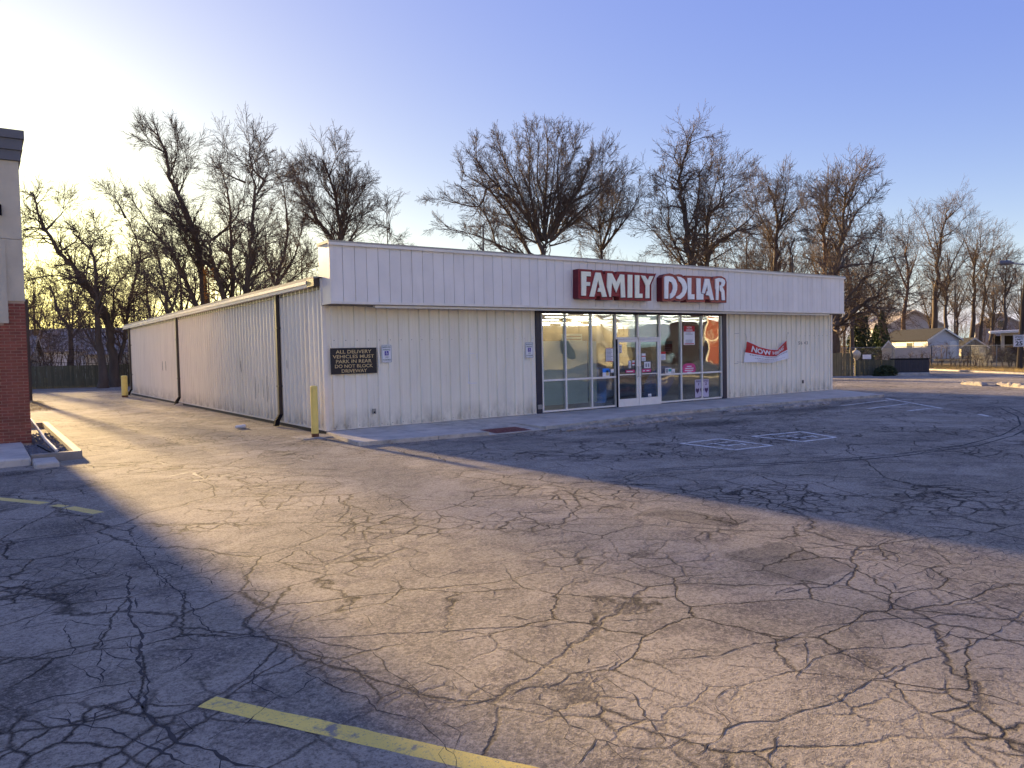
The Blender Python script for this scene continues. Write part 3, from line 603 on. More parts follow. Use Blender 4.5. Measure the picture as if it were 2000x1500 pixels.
  (0.22,'48.7,21.6,11.6 48.6,20.8,14.9 48.6,20.1,16.5'),
  (0.16,'48.6,21.8,10.3 48.9,23.7,13.3 49.6,24.8,16.3 50.0,25.4,18.2'),
  (0.16,'48.7,21.6,11.6 49.6,20.4,13.3 50.3,19.6,14.9'),
  (0.12,'48.5,21.9,13.5 48.4,21.4,15.5 48.2,21.1,16.8'),
 ]),
 'low_crook': ((37.8,12.8),[
  (0.2,'37.8,12.8,-0.1 37.7,12.8,6.8 37.6,13.0,8.5 38.0,12.4,8.8 38.5,11.7,9.2'),
  (0.12,'37.7,13.0,8.1 37.7,12.5,9.2 37.9,11.8,10.0'),
 ]),
 'brown_upright': ((47.3,16.4),[
  (0.36,'47.3,16.4,-0.1 47.3,16.4,7.5 47.3,16.5,11.5 47.4,16.3,13.4 47.3,16.5,15.1'),
  (0.16,'47.3,16.5,10.5 46.3,16.7,12.4 45.6,16.8,13.7'),
  (0.16,'47.3,16.5,11.0 46.8,15.5,12.8 46.2,15.0,14.2'),
  (0.12,'47.3,16.4,9.5 46.2,16.9,11.0 45.5,17.1,11.9'),
 ]),
 'tall_right': ((44.2,13.9),[
  (0.4,'44.2,13.9,-0.1 44.3,13.8,7.0 44.5,13.4,9.4 44.6,13.2,11.7 44.5,13.3,13.3 44.9,12.8,14.4'),
  (0.22,'44.5,13.4,9.4 45.3,12.8,11.2 46.3,11.9,12.5 46.6,11.8,13.4'),
  (0.16,'44.6,13.2,11.7 45.9,12.9,13.0 46.9,12.8,14.6'),
  (0.14,'44.5,13.4,9.9 43.6,13.6,11.7 43.1,12.7,13.7'),
  (0.14,'44.6,13.2,12.1 44.2,12.8,13.2 44.0,11.8,14.1'),
 ]),
 'sprawling': ((39.1,10.8),[
  (0.42,'39.1,10.8,-0.1 39.1,10.7,1.4 39.1,10.7,2.9 39.5,10.2,3.5 40.0,9.2,4.4 40.7,8.0,5.3 41.1,7.1,6.3'),
  (0.2,'39.5,10.2,3.5 41.0,9.3,4.0 42.6,8.4,4.4 43.3,7.9,4.0'),
  (0.3,'39.1,10.7,1.0 39.2,10.8,2.9 39.2,10.8,5.5 39.5,10.5,6.8 40.4,8.9,7.0 41.3,7.4,6.9 41.7,6.7,6.3'),
  (0.25,'39.1,10.7,2.8 39.2,10.3,4.4 39.7,9.0,5.9 40.3,7.3,7.9'),
  (0.16,'40.0,9.2,4.4 40.1,8.3,3.7 40.3,7.1,3.1'),
  (0.14,'40.2,8.8,7.0 40.5,8.6,8.1 41.1,7.8,9.2'),
  (0.14,'39.3,10.4,6.8 40.2,10.0,8.2 41.0,9.7,9.5'),
  (0.14,'40.0,9.2,6.0 40.4,8.4,6.4 41.1,6.9,5.7'),
  (0.12,'40.2,8.8,4.0 40.5,8.1,4.7 41.2,6.5,5.2'),
 ]),
 'reddish': ((92.7,33.6),[
  (0.37,'92.7,33.6,-0.1 92.7,33.7,4.5 92.9,33.3,9.8 92.7,33.6,14.5 92.4,34.4,17.9'),
  (0.23,'92.9,33.4,8.9 89.9,33.8,13.3 87.4,33.9,17.0'),
  (0.23,'92.9,33.4,9.8 95.2,33.1,13.9 96.6,33.4,17.0'),
  (0.17,'92.7,33.6,13.4 91.4,32.3,16.4 90.2,32.4,18.3'),
 ]),
 'round_right': ((98.0,32.1),[
  (0.48,'98.0,32.1,-0.1 97.9,32.1,3.8 97.9,32.1,9.0 98.1,31.9,13.5 98.4,31.2,17.9 98.5,31.0,21.7'),
  (0.29,'98.0,32.0,7.8 98.7,30.4,12.2 99.4,28.7,16.5 99.9,27.4,18.4'),
  (0.23,'98.0,32.0,12.4 99.3,34.7,18.5 100.0,35.3,21.0'),
  (0.18,'98.1,31.9,13.5 96.0,31.7,17.8 94.7,31.3,20.7'),
  (0.18,'98.4,31.2,17.9 99.8,29.9,19.6 100.4,29.5,21.2'),
  (0.16,'98.2,31.5,15.7 99.9,30.6,16.8 102.4,29.5,19.8'),
 ]),
 'fork_right': ((94.8,29.4),[
  (0.34,'94.8,29.4,-0.1 94.7,29.5,3.7 94.8,29.5,7.4 94.9,29.1,9.5 95.6,27.6,12.0 96.2,26.2,14.0'),
  (0.23,'94.8,29.4,6.9 94.8,30.3,9.9 94.7,31.6,12.2'),
  (0.17,'94.9,29.1,9.5 95.9,29.8,13.1 96.9,29.4,15.3'),
 ]),
 'thin_a': ((91.6,26.8),[
  (0.18,'91.6,26.8,-0.1 91.6,26.9,2.7 91.6,26.9,7.3 91.5,26.9,9.4 91.7,26.6,11.5'),
 ]),
 'straight_right': ((105.2,30.7),[
  (0.41,'105.2,30.7,-0.1 105.1,30.8,2.8 105.2,30.6,9.1 105.2,30.5,12.6 105.8,29.1,17.3'),
  (0.23,'105.2,30.5,12.1 103.0,30.9,16.0 101.9,30.6,18.1'),
  (0.17,'105.2,30.5,12.6 105.2,30.1,15.5 105.6,28.6,17.7'),
  (0.16,'105.2,30.6,10.3 104.4,28.2,13.4 103.6,26.3,15.8'),
 ]),
 'leaning_right': ((107.4,30.6),[
  (0.29,'107.4,30.6,-0.1 107.4,30.6,2.5 107.6,30.2,8.0 107.6,30.0,10.8 108.0,29.1,16.1 108.2,28.7,17.9'),
  (0.18,'107.6,30.2,8.0 110.1,29.5,12.7 112.2,28.6,16.3'),
  (0.16,'107.6,30.0,10.8 106.6,30.4,13.8 106.3,29.9,16.1'),
 ]),
 'edge_right': ((95.4,22.9),[
  (0.28,'95.4,22.9,-0.1 95.4,22.9,3.0 95.4,22.8,7.1 95.5,22.7,11.3 95.7,22.1,14.3'),
  (0.18,'95.4,22.8,7.1 95.6,21.8,10.2 95.7,21.3,12.5'),
  (0.16,'95.4,22.8,8.2 96.6,24.2,10.8 97.7,24.5,13.1'),
 ]),
 'edge_far': ((104.1,28.1),[
  (0.25,'104.1,28.1,-0.1 104.2,27.9,3.1 104.2,27.7,7.7 104.3,27.6,11.1'),
  (0.16,'104.2,27.8,5.4 106.4,27.6,10.0 107.5,27.4,12.4'),
 ]),
}

# ---------------------------------------------------------------- ground, lot, road
GZ = -.09
def ring(poly, z): return [(x, y, z) for x, y in poly]
g = MB(); N = 48
g.add([(900*math.cos(2*math.pi*i/N), 900*math.sin(2*math.pi*i/N), -.115) for i in range(N)], [tuple(range(N))])
tag(g.build('ground', M['earth']), kind='structure', label='dry winter grass and bare earth around the lot')
lot = MB().add(ring([(-60, -95), (90, -95), (90, -22), (26.4, -20), (44.4, 4.8), (79, 53.6), (73, 58), (38.2, 9.2), (36.2, 7.6), (33.5, 10.5), (27, 30), (10, 43), (-8, 50), (-60, 50)], GZ), [tuple(range(14))]).build('parking_lot', M['asphalt'])
tag(lot, kind='structure', label='cracked old asphalt of the parking lot and driveway')
# kerbed verge beyond the road
v = MB(); dx, dy = .583, .815
def along(s, off, z): return (44.4+dx*s-dy*off, 4.8+dy*s+dx*off, z)
p = [along(-26, 0, 0), along(62, 0, 0), along(62, -.3, 0), along(-26, -.3, 0)]
v.prism([q[:2] for q in p], GZ-.1, .0)
tag(v.build('road_kerb', M['kerb']), kind='structure')

def ribbon(pts, w, z, jit=.012, step=.07, wj=.5, taper=True):
    P = [np.array(p, float) for p in pts]; Q = []
    for a, b in zip(P, P[1:]):
        n = max(1, int(np.linalg.norm(b-a)/step))
        for i in range(n): Q.append(a+(b-a)*i/n)
    Q.append(P[-1]); Q = np.array(Q); n = len(Q)
    if n < 2: return [], []
    T = np.gradient(Q, axis=0); T /= np.linalg.norm(T, axis=1)[:, None]+1e-9; Nn = np.stack([-T[:, 1], T[:, 0]], 1)
    walk = np.cumsum(rng.normal(0, jit*.8, n)); walk -= np.linspace(walk[0], walk[-1], n)
    Q = Q+Nn*(walk+rng.normal(0, jit*.5, n))[:, None]
    ww = w*(1+wj*rng.uniform(-1, 1, n))
    if taper: ww *= np.clip(np.minimum(np.arange(n), n-1-np.arange(n))/3, .25, 1)
    A, B = Q+Nn*ww[:, None]/2, Q-Nn*ww[:, None]/2
    V = [(A[i, 0], A[i, 1], z) for i in range(n)]+[(B[i, 0], B[i, 1], z) for i in range(n)]
    return V, [(i, n+i, n+i+1, i+1) for i in range(n-1)]
ck = MB()
for w, s in CRACKS:
    pts = [tuple(float(c) for c in q.split(',')) for q in s.split()]
    V, Fc = ribbon(pts, w*(.5 if w < .023 else .75), GZ+.0014, jit=.011, step=.045, wj=.8); ck.add(V, Fc)
    # short side cracks
    for k in range(1, len(pts)-1):
        if random.random() < .45:
            a = random.uniform(0, 6.28); L = random.uniform(.12, .45); x, y = pts[k]
            V, Fc = ribbon([(x, y), (x+L*.5*math.cos(a), y+L*.5*math.sin(a)), (x+L*math.cos(a+.5), y+L*math.sin(a+.5))], w*.4, GZ+.0015, .008); ck.add(V, Fc)
tag(ck.build('crack', M['crackmat'], lot), kind='stuff')
# alligator cracking (cellular cracks) in the two broken areas
def gator(poly, cell, seed):
    r = random.Random(seed); b = MB(); (cx, cy) = np.mean(poly, axis=0)
    xs = [q[0] for q in poly]; ys = [q[1] for q in poly]
    def inside(x, y):
        c = False; j = len(poly)-1
        for i in range(len(poly)):
            (a, bb), (cc, d) = poly[i], poly[j]
            if (bb > y) != (d > y) and x < (cc-a)*(y-bb)/(d-bb)+a: c = not c
            j = i
        return c
    nx, ny = int((max(xs)-min(xs))/cell)+2, int((max(ys)-min(ys))/cell)+2
    P = {(i, j): (min(xs)+(i+.5*(j % 2))*cell+r.uniform(-.3, .3)*cell, min(ys)+j*cell*.9+r.uniform(-.3, .3)*cell) for i in range(nx) for j in range(ny)}
    for (i, j), p in P.items():
        nb = [(i+1, j)] + ([(i, j+1), (i-1, j+1)] if j % 2 == 0 else [(i+1, j+1)])
        for q in nb[:2]:
            if q in P and inside(*p) and inside(*P[q]) and r.random() < .8:
                V, Fc = ribbon([p, P[q]], r.uniform(.005, .015), GZ+.0008, .006, .04); b.add(V, Fc)
    return b
for i, (poly, c) in enumerate((([(-.9, -14.1), (.3, -13.4), (1.3, -13.6), (1.4, -14.6), (.4, -15.4), (-.9, -15.2), (-1.2, -14.6)], .16), ([(-3.6, -8.2), (-2.2, -8.0), (-2.0, -8.9), (-3.2, -9.4), (-3.8, -9.0)], .17), ([(-.5, -10.1), (.6, -9.9), (.9, -10.9), (-.1, -11.4)], .2), ([(-6.6, -8.6), (-5.3, -8.4), (-4.9, -10.6), (-5.6, -11.3), (-6.8, -11.2)], .24))):
    tag(gator(poly, c, i).build('crack', M['crackmat'], lot), kind='stuff')
sl_ = MB()
for s in ('-4.6,-2.4 -4.2,-2.3 -4.1,-2.7 -4.5,-2.9', '-3.9,-1.9 -3.3,-2.2 -3.0,-2.1', '-4.6,-4.4 -4.0,-4.0 -4.0,-4.9 -4.4,-4.8', '-3.3,-4.0 -3.1,-4.9 -2.8,-5.3', '-4.5,-5.0 -3.4,-4.9', '-2.1,-3.2 -2.0,-4.3 -1.5,-4.9', '-1.2,-2.2 -.9,-3.0 -1.2,-3.6 -.7,-4.2', '-4.9,3.5 -3.2,4.2 -1.9,4.6', '-4.9,1.8 -3.0,3.4 -1.5,3.8', '-5.0,0.1 -3.0,.3 -.6,1.2', '-1.0,-1.2 -.2,-1.5 .3,-2.9', '-.2,-4.6 .5,-5.2 .9,-6.4', '-4.8,4.7 -2.6,5.6'):
    V, Fc = ribbon([tuple(map(float, q.split(','))) for q in s.split()], .045, GZ+.0007, .018, .12, .7); sl_.add(V, Fc)
tag(sl_.build('sealant_line', M['sealant'], lot), kind='stuff')
def sheet(name, pts, z, m, parent=lot, jit=0):
    if jit:
        Q = []
        for i in range(len(pts)):
            a, b = np.array(pts[i], float), np.array(pts[(i+1) % len(pts)], float); n = max(2, int(np.linalg.norm(b-a)/.12))
            for k in range(n): Q.append(a+(b-a)*k/n+rng.normal(0, jit, 2))
        pts = Q
    ar = sum(pts[i][0]*pts[(i+1) % len(pts)][1]-pts[(i+1) % len(pts)][0]*pts[i][1] for i in range(len(pts)))
    if ar < 0: pts = pts[::-1]
    return MB().add([(x, y, z) for x, y in pts], [tuple(range(len(pts)))]).build(name, m, parent)
sheet('asphalt_patch', [(-1.32, -13.04), (-.51, -13.06), (-.71, -14.03), (-1.62, -14.0)], GZ+.0003, M['lot_dark'], jit=.03)
sheet('asphalt_patch', [(-.16, -11.16), (.06, -12.37), (-.36, -12.39), (-.7, -11.27)], GZ+.0003, M['lot_dark'], jit=.03)
def line(a, b, w, m, z=GZ+.0005):
    a, b = np.array(a, float), np.array(b, float); t = (b-a)/np.linalg.norm(b-a); n = np.array([-t[1], t[0]])*w/2
    return sheet('painted_line', [a+n, b+n, b-n, a-n], z, m, jit=.003)
line((-5.9, -13.16), (-4.1, -16.2), .13, M['yline'])
line((-6.9, -4.35), (-6.2, -5.55), .15, M['yline2']); line((-6.12, -5.78), (-6.0, -6.0), .12, M['yline2']); line((-5.97, -6.1), (-5.70, -6.80), .15, M['yline2'])
W_ = M['wline']
line((15.06, -4.25), (18.8, -4.03), .1, W_); line((14.68, -5.4), (17.2, -5.31), .1, W_); line((14.5, -6.64), (15.93, -6.65), .1, W_)
line((19.06, -3.59), (16.0, -6.9), .1, W_, GZ+.0009); line((16.0, -6.98), (14.9, -8.2), .06, M['sealant']); line((14.7, -8.45), (14.25, -8.9), .13, W_)
for q in ([(4.65, -7.15), (5.79, -7.18), (5.63, -8.59), (4.62, -8.49)], [(6.63, -7.38), (8.07, -7.59), (7.63, -8.69), (6.55, -8.64)]):
    for i in range(4): line(q[i], q[(i+1) % 4], .09, W_, GZ+.0004+.0002*i)
    c = np.mean(q, axis=0)
    for a, b in (((-.3, .25), (.3, .2)), ((-.25, -.1), (.32, -.2)), ((-.1, .3), (-.15, -.3)), ((.15, -.35), (.35, -.1))): line(c+np.array(a), c+np.array(b), .06, W_, GZ+.0012)
for off in (0, .16):
    V, Fc = ribbon([(1.5, -8.9-off), (4.49, -10.32-off), (6.04, -10.79-off), (8.15, -11.0-off), (10.22, -10.8-off), (12.5+off, -10.26-off), (14.6+off, -9.4-off), (17.1+off, -8.0-off), (18.9+off, -6.2-off), (19.6+off, -4.2), (19.0+off, -2.0)], .035, GZ+.0025, .004, .25, .4)
    tag(MB().add(V, Fc).build('tyre_mark', M['tyreblack'], lot), kind='stuff')

# ---------------------------------------------------------------- pavement in front of the store
pav = thing('pavement', 'concrete pavement along the shop front', None); pav['kind'] = 'structure'; del pav['label']
def front(x): return float(np.interp(x, [-.3, 1.2, 2.5, 4.2, 7.0, 8.7, 11.7, 13.6, 16.2, 19.6], [-2.72, -2.9, -3.06, -3.1, -2.85, -2.62, -2.6, -2.65, -2.78, -3.18]))
js = [-.02, 1.45, 2.72, 4.35, 5.9, 7.4, 8.9, 10.5, 12.1, 13.6, 15.2, 16.8, 18.3, 19.7]
for a, b in zip(js, js[1:]):
    if abs(a-2.72) < .01:    # dropped kerb ramp
        mb = MB(); zf = -.075
        mb.add([(a+.006, -1.35, -.004), (b-.006, -1.35, -.004), (b-.006, 0, -.004), (a+.006, 0, -.004), (a+.006, front(a), zf), (b-.006, front(b), zf), (a+.006, front(a), -.3), (b-.006, front(b), -.3)], [(0, 1, 2, 3), (4, 5, 1, 0), (6, 7, 5, 4)])
        mb.build('slab', M['kerb'], pav); continue
    lo = -.38 if a < 0 else a+.006
    pl = [(lo, front(a)), (b-.006, front(b)), (b-.006, -.002), (a+.006, -.002)]
    pl = [(lo, front(a)+.17), (b-.006, front(b)+.17), (b-.006, -.002), (a+.006, -.002)]
    MB().prism(pl, -.3, -.004-random.random()*.004).build('slab', M['concrete'], pav)
    kb = [(lo, front(a)), (b-.012, front(b)), (b-.012, front(b)+.164), (lo, front(a)+.164)]
    MB().prism(kb, -.3, -.001-random.random()*.006).build('kerbstone', M['kerb'], pav)
MB().prism([(19.706, -3.18), (21.5, -.45), (21.9, .4), (21.6, .6), (21.5, .3), (21.5, -.002), (19.706, -.002)], -.3, -.006).build('slab', M['concrete'], pav)
mt = MB().add([(2.98, -2.3, -.050), (3.05+1.0, -2.3, -.050), (3.9, -3.0, -.0705), (2.85, -3.0, -.0705)], [(0, 3, 2, 1)]); 
mt = MB(); sl2 = lambda y: -.004+(-.071)*((-1.35-y)/(-1.35-front(3.5)))+.004
for i in range(9):
    for j in range(6):
        x = 2.95+i*.118; y = -2.28-j*.12
        mt.add([(x, y, sl2(y)), (x+.112, y, sl2(y)), (x+.112, y-.114, sl2(y-.114)), (x, y-.114, sl2(y-.114))], [(0, 3, 2, 1)])
mt.build('tactile_plate', M['red'], pav)

def rough_block(name, L, w, h, seed, m, taper=.05):
    r = np.random.default_rng(seed); nx, ny, nz = max(6, int(L/.12)), 4, 3
    bm = MB(); V = []; 
    prof = [(-w/2, 0), (-w/2+.01, h*.55), (-w/4, h), (0, h*1.02), (w/4, h), (w/2-.01, h*.55), (w/2, 0)]
    for i in range(nx+1):
        x = -L/2+L*i/nx; e = min(i, nx-i); k = .55 if e == 0 else .9 if e == 1 else 1
        if r.random() < .25: k *= .72
        for (y, z) in prof: V.append((x+r.normal(0, .012), y*(.8+.2*k)+r.normal(0, .014), max(0, z*k+r.normal(0, .012))))
    n = len(prof); Fc = []
    for i in range(nx):
        for j in range(n-1): Fc.append((i*n+j, (i+1)*n+j, (i+1)*n+j+1, i*n+j+1)[::-1])
    Fc.append(tuple(range(n))); Fc.append(tuple(range(nx*n+n-1, nx*n-1, -1)))
    bm.add(V, Fc); return bm.mesh(name)
for i, (x0, y0, x1, y1, lab) in enumerate([(4.45, -3.62, 6.5, -3.72, 'crumbling low concrete parking block nearest the red ramp plate'), (6.75, -3.55, 8.85, -3.7, 'long crumbling concrete parking block in front of the shop doors'),
        (11.0, -3.15, 12.7, -3.2, 'half broken concrete parking block before the right side of the shop window'), (13.4, -3.35, 15.5, -3.6, 'eroded concrete parking block below the hanging banner'), 
        (29.6, -1.5, 28.4, -2.9, 'sunlit yellowish parking block far across the lot, left of the two'), (28.9, -3.2, 27.3, -5.0, 'sunlit broken parking block at the right edge of the photo')]):
    L = math.hypot(x1-x0, y1-y0); me = rough_block('parking_block', L, .3, .10 if i < 4 else .17, i, M['oldconc'])
    o = link('parking_block', me, M['oldconc'] if i < 4 else M['timber'], loc=((x0+x1)/2, (y0+y1)/2, GZ-.01), rot=(0, 0, math.atan2(y1-y0, x1-x0)))
    tag(o, lab, 'parking block', 'concrete parking blocks')
# crumbs of broken concrete beside the blocks
cb = MB(); 
for i in range(150):
    c = random.choice([(5.6, -3.9), (7.8, -3.9), (12, -3.4), (14.5, -3.8), (4.4, -3.7), (10, -3.3), (-6.2, -2.0), (0, -.4)]); x = c[0]+random.gauss(0, .7); y = c[1]+random.gauss(0, .14); s = random.uniform(.006, .028)
    cb.add([(x+random.uniform(-s, s), y+random.uniform(-s, s), GZ+z) for z in (0, 0, 0, s)], [(0, 1, 3), (1, 2, 3), (2, 0, 3)])
tag(cb.build('concrete_crumbs', M['oldconc']), 'small crumbs of broken concrete scattered by the kerb and holes', 'rubble', kind='stuff')

# ---------------------------------------------------------------- the store
ST = thing('store_building', 'long low store clad in off-white ribbed metal panels with a glazed shop front', 'building')
WL, WW, WR, DEP, H = 6.42, 8.53, 6.55, 28.5, 3.05
XT = WL+WW+WR
def panel_mesh(w, z0, z1, name='wall_panel', h=.053):
    prof = [(0, 0)]; 
    for k in range(3):
        c = w*(k+.5)/3; s = w/6
        prof += [(c-.038, 0), (c-.022, h), (c+.022, h), (c+.038, 0)]
        if k < 2: prof += [(c+s-.05, 0), (c+s-.04, .006), (c+s-.02, .006), (c+s-.01, 0), (c+s+.01, 0), (c+s+.02, .006), (c+s+.04, .006), (c+s+.05, 0)]
    prof += [(w, 0)]; n = len(prof)
    V = [(u, -d-.002, z0) for u, d in prof]+[(u, -d-.002, z1) for u, d in prof]+[(0, .02, z0), (0, .02, z1), (w, .02, z0), (w, .02, z1)]
    Fc = [(i, i+1, n+i+1, n+i) for i in range(n-1)]; e = 2*n
    Fc += [(e, 0, n, e+1), (n-1, e+2, e+3, 2*n-1)]
    mb = MB().add(V, Fc); return mb.mesh(name)
def panel_row(x0, x1, y, z0, z1, rz=0, n=None):
    n = n or round(abs(x1-x0)/.9144); w = abs(x1-x0)/n; me = panel_mesh(w-.004, z0, z1); me.materials.append(M['panel'])
    for i in range(n):
        if rz == 0: link('wall_panel', me, None, ST, (x0+w*i, y, 0))
        else: link('wall_panel', me, None, ST, (y, x0+w*(i+1), 0), (0, 0, rz))
panel_row(.055, WL, 0, .02, 3.04); panel_row(WL+WW, XT-.055, 0, .02, 3.04)
panel_row(.06, DEP, 0, .04, 3.70, -math.pi/2)
P_ = lambda nm, m, *b, **k: MB().box(*b, **k).build(nm, M[m], ST)
P_('corner_trim', 'trim', -.045, .055, -.045, .06, 0, 3.04); P_('corner_trim', 'trim', XT-.055, XT+.04, -.04, .03, 0, 3.04)
P_('corner_trim', 'trim', -.045, .02, .0, .06, 3.05, 3.7)
P_('base_trim', 'trim', -.03, .0, .06, DEP, 0.0, .045); P_('base_trim', 'trim', .05, WL, -.02, .015, 0.0, .02); P_('base_trim', 'trim', WL+WW, XT, -.02, .015, .0, .02)
P_('foundation', 'dark', -.012, XT, .02, DEP, -.3, -.0)  # near-black colour stands in for the shadow under the side panels
# shell behind the cladding
P_('inner_wall', 'tan', .025, WL, .03, .14, 0, 3.3); P_('inner_wall', 'tan', WL+WW, XT-.01, .03, .14, 0, 3.3); P_('inner_wall', 'dark', .025, .13, .141, DEP-.1, 0, 3.6)
P_('inner_wall', 'sidewhite', XT-.02, XT+.02, .14, DEP, 0, 3.6); P_('inner_wall', 'sidewhite', .0, XT+.02, DEP-.05, DEP+.03, 0, 3.6); P_('inner_wall', 'tan', .14, XT-.03, 12, 12.1, 0, 3.3)
P_('shop_floor', 'vinyl', .14, XT-.03, .02, 12, -.02, .015); P_('ceiling', 'tile', .14, XT-.03, .14, 12, 3.2, 3.26)
rf = MB(); rf.add([(-.1, -.1, 3.72), (XT+.1, -.1, 3.72), (XT+.1, DEP+.8, 3.72), (-.1, DEP+.8, 3.72), (-.1, DEP/2, 3.78), (XT+.1, DEP/2, 3.78), (XT/2, DEP+.8, 3.95), (XT/2, .05, 3.95)], [(0, 7, 6, 3), (7, 1, 2, 6), (0, 1, 7), (3, 6, 2)])
rf.build('roof', M['roofgrey'], ST)
# eave: gutter and trim
P_('gutter', 'trim', -.19, -.05, .52, DEP+.7, 3.52, 3.66); P_('gutter_lip', 'trim', -.215, -.19, .52, DEP+.7, 3.60, 3.675); P_('eave_trim', 'cap', -.16, .0, .15, DEP+.7, 3.675, 3.76)
P_('gutter', 'brown', -.2, -.05, .03, .515, 3.52, 3.7)  # dark end cap, with the gutter's shadow put into its colour
P_('eave_trim', 'brown', -.05, -.004, .1, DEP, 3.44, 3.52)
def downspout(y, last=False):
    mb = MB(); w = .055
    mb.box(-.145, -.045, y-w, y+w, .22, 3.52); o = mb.build('downspout', M['brown'], ST)
    k = MB(); 
    k.add([(-.15, y-w, .24), (-.04, y-w, .24), (-.04, y+w, .24), (-.15, y+w, .24), (-.27, y-w-.08, .10), (-.16, y-w-.08, .06), (-.16, y+w-.08, .06), (-.27, y+w-.08, .10), (-.33, y-w-.1, -.06), (-.20, y-w-.1, -.07), (-.20, y+w-.1, -.07), (-.33, y+w-.1, -.06)],
          [(0, 1, 5, 4), (1, 2, 6, 5), (2, 3, 7, 6), (3, 0, 4, 7), (4, 5, 9, 8), (5, 6, 10, 9), (6, 7, 11, 10), (7, 4, 8, 11), (8, 9, 10, 11)]); k.build('elbow', M['black'], o)
    for z in (1.0, 2.6): MB().box(-.15, -.0, y-w-.05, y+w+.05, z, z+.035).build('strap', M['brown'], o)
for y in (3.12, 15.9, 27.8): downspout(y)
MB().box(-.30, -.02, 15.6, 15.95, GZ, -.02, b=.02).build('splash_block', M['kerb'], ST)
# scrapes and a bend in the side cladding
sc = MB()
for y, z0, z1, w in ((5.45, .55, 1.25, .035), (5.15, .75, 1.05, .02), (4.75, .62, 1.2, .02), (4.35, .5, 1.3, .03), (4.2, .6, 1.0, .012), (6.9, 1.35, 1.75, .05), (2.55, 1.5, 1.75, .03), (7.0, 1.5, 1.9, .02), (18.6, 1.3, 1.75, .08), (19.3, 1.3, 1.75, .08)):
    sc.add([(-.0575, y, z0), (-.0575, y+w, z0+.05), (-.0575, y+w, z1-.04), (-.0575, y+w*.4, z1)], [(0, 3, 2, 1)])
tag(sc.build('scuff_mark', M['black'], ST), kind='stuff')
# fascia
FY = -.562; FT = 4.50
P_('fascia_core', 'dark', .02, XT-.02, FY+.03, .10, 3.10, FT-.03)
nb = 70; bw = XT/nb; me = MB().box(.0, bw-.011, FY, FY+.028, 3.115, FT-.02).mesh('fascia_board'); me.materials.append(M['fascia'])
for i in range(nb): link('fascia_board', me, None, ST, (i*bw+.005, random.uniform(-.0015, .0015), 0))
for x0, x1 in ((-.02, .018), (XT-.018, XT+.02)): P_('fascia_end', 'trim', x0, x1, FY+.002, .12, 3.115, FT-.02)
P_('coping', 'cap', -.05, XT+.05, FY-.045, .16, FT-.02, FT+.045); P_('coping_lip', 'trim', -.055, XT+.055, FY-.05, FY-.03, FT-.065, FT+.0)
P_('fascia_flashing', 'trim', -.03, XT+.03, FY-.03, .02, 3.055, 3.113); P_('soffit', 'tile', .0, XT, FY-.0, -.0, 3.042, 3.054)
P_('soffit_strip', 'alu', 1.15, XT-.9, -.50, -.36, 2.985, 3.04)
# rooftop hatch box seen over the coping
P_('roof_vent', 'cornice', 9.4, 11.6, 3.3, 4.3, 3.9, 4.97)
# window wall
fr = M['alu']; wx = [6.68, 7.57, 8.60, 9.62, 10.60, 11.60, 12.63, 13.68, 14.72]
P_('dark_post', 'navy', WL+.004, WL+.2, -.03, .12, 0, 3.04); P_('dark_post', 'navy', XT-WR-.21, XT-WR-.004, -.03, .12, 0, 3.04)
P_('window_head', 'navy', WL+.2, XT-WR-.21, -.01, .12, 2.93, 3.04)
P_('window_frame', 'alu', 6.62, 9.6, .02, .1, .0, .065); P_('window_frame', 'alu', 11.62, 14.74, .02, .1, .0, .065)
for x in wx:
    w = .024 if x not in (9.62, 10.6, 11.6) else .03
    if x == 10.6: P_('mullion', 'alu', x-w, x+w, .0, .1, 2.2, 2.93)
    else: P_('mullion', 'alu', x-w, x+w, .0, .1, .066 if x not in (9.62, 11.6) else 0, 2.93)
P_('window_frame', 'alu', 6.704, 9.59, .012, .09, .93, .985); P_('window_frame', 'alu', 11.63, 14.7, .012, .09, .93, .985)
P_('window_frame', 'alu', 9.65, 10.57, .004, .1, 2.15, 2.2); P_('window_frame', 'alu', 10.63, 11.57, .004, .1, 2.15, 2.2); P_('window_frame', 'alu', 9.65, 11.57, .006, .098, 2.201, 2.212)
def pane(x0, x1, z0, z1, y=.055, parent=ST): return MB().box(x0, x1, y, y+.006, z0, z1).build('pane', M['glass'], parent)
for a, b in zip(wx, wx[1:]):
    if 9.6 < a < 11.5: pane(a+.03, b-.03, 2.213, 2.93)
    else: pane(a+.025, b-.025, .066, .929); pane(a+.025, b-.025, .986, 2.93)
def door(x0, x1, lab, side):
    d = MB(); y0, y1 = .0, .05
    for b in ((x0, x0+.085, .02, 2.14), (x1-.085, x1, .02, 2.14)): d.box(b[0], b[1], y0, y1, b[2], b[3])
    d.box(x0+.085, x1-.085, y0, y1, .02, .24); d.box(x0+.085, x1-.085, y0, y1, 2.05, 2.14); d.box(x0+.085, x1-.085, y0+.01, y1, 1.0, 1.03)
    o = d.build('door', fr, ST); pane(x0+.085, x1-.085, .24, 1.0, .025, o); pane(x0+.085, x1-.085, 1.03, 2.05, .025, o)
    hx = x1-.045 if side > 0 else x0+.045
    MB().tube([(hx, 0, .93), (hx, -.06, .93), (hx, -.06, 1.25), (hx, 0, 1.25)], .011, 8).build('handle', M['galv'], o)
    return o
door(9.66, 10.585, '', 1); door(10.615, 11.56, '', -1)
P_('jamb_shadow_strip', 'black', 9.60, 9.655, -.035, .0, .0, 2.15); P_('threshold', 'alu', 9.66, 11.56, -.02, .1, -.003, .018)  # black jamb strip: shadow by the slightly open left leaf put into colour
P_('hinge_box', 'galv', 6.44, 6.6, -.06, -.03, .13, .26)
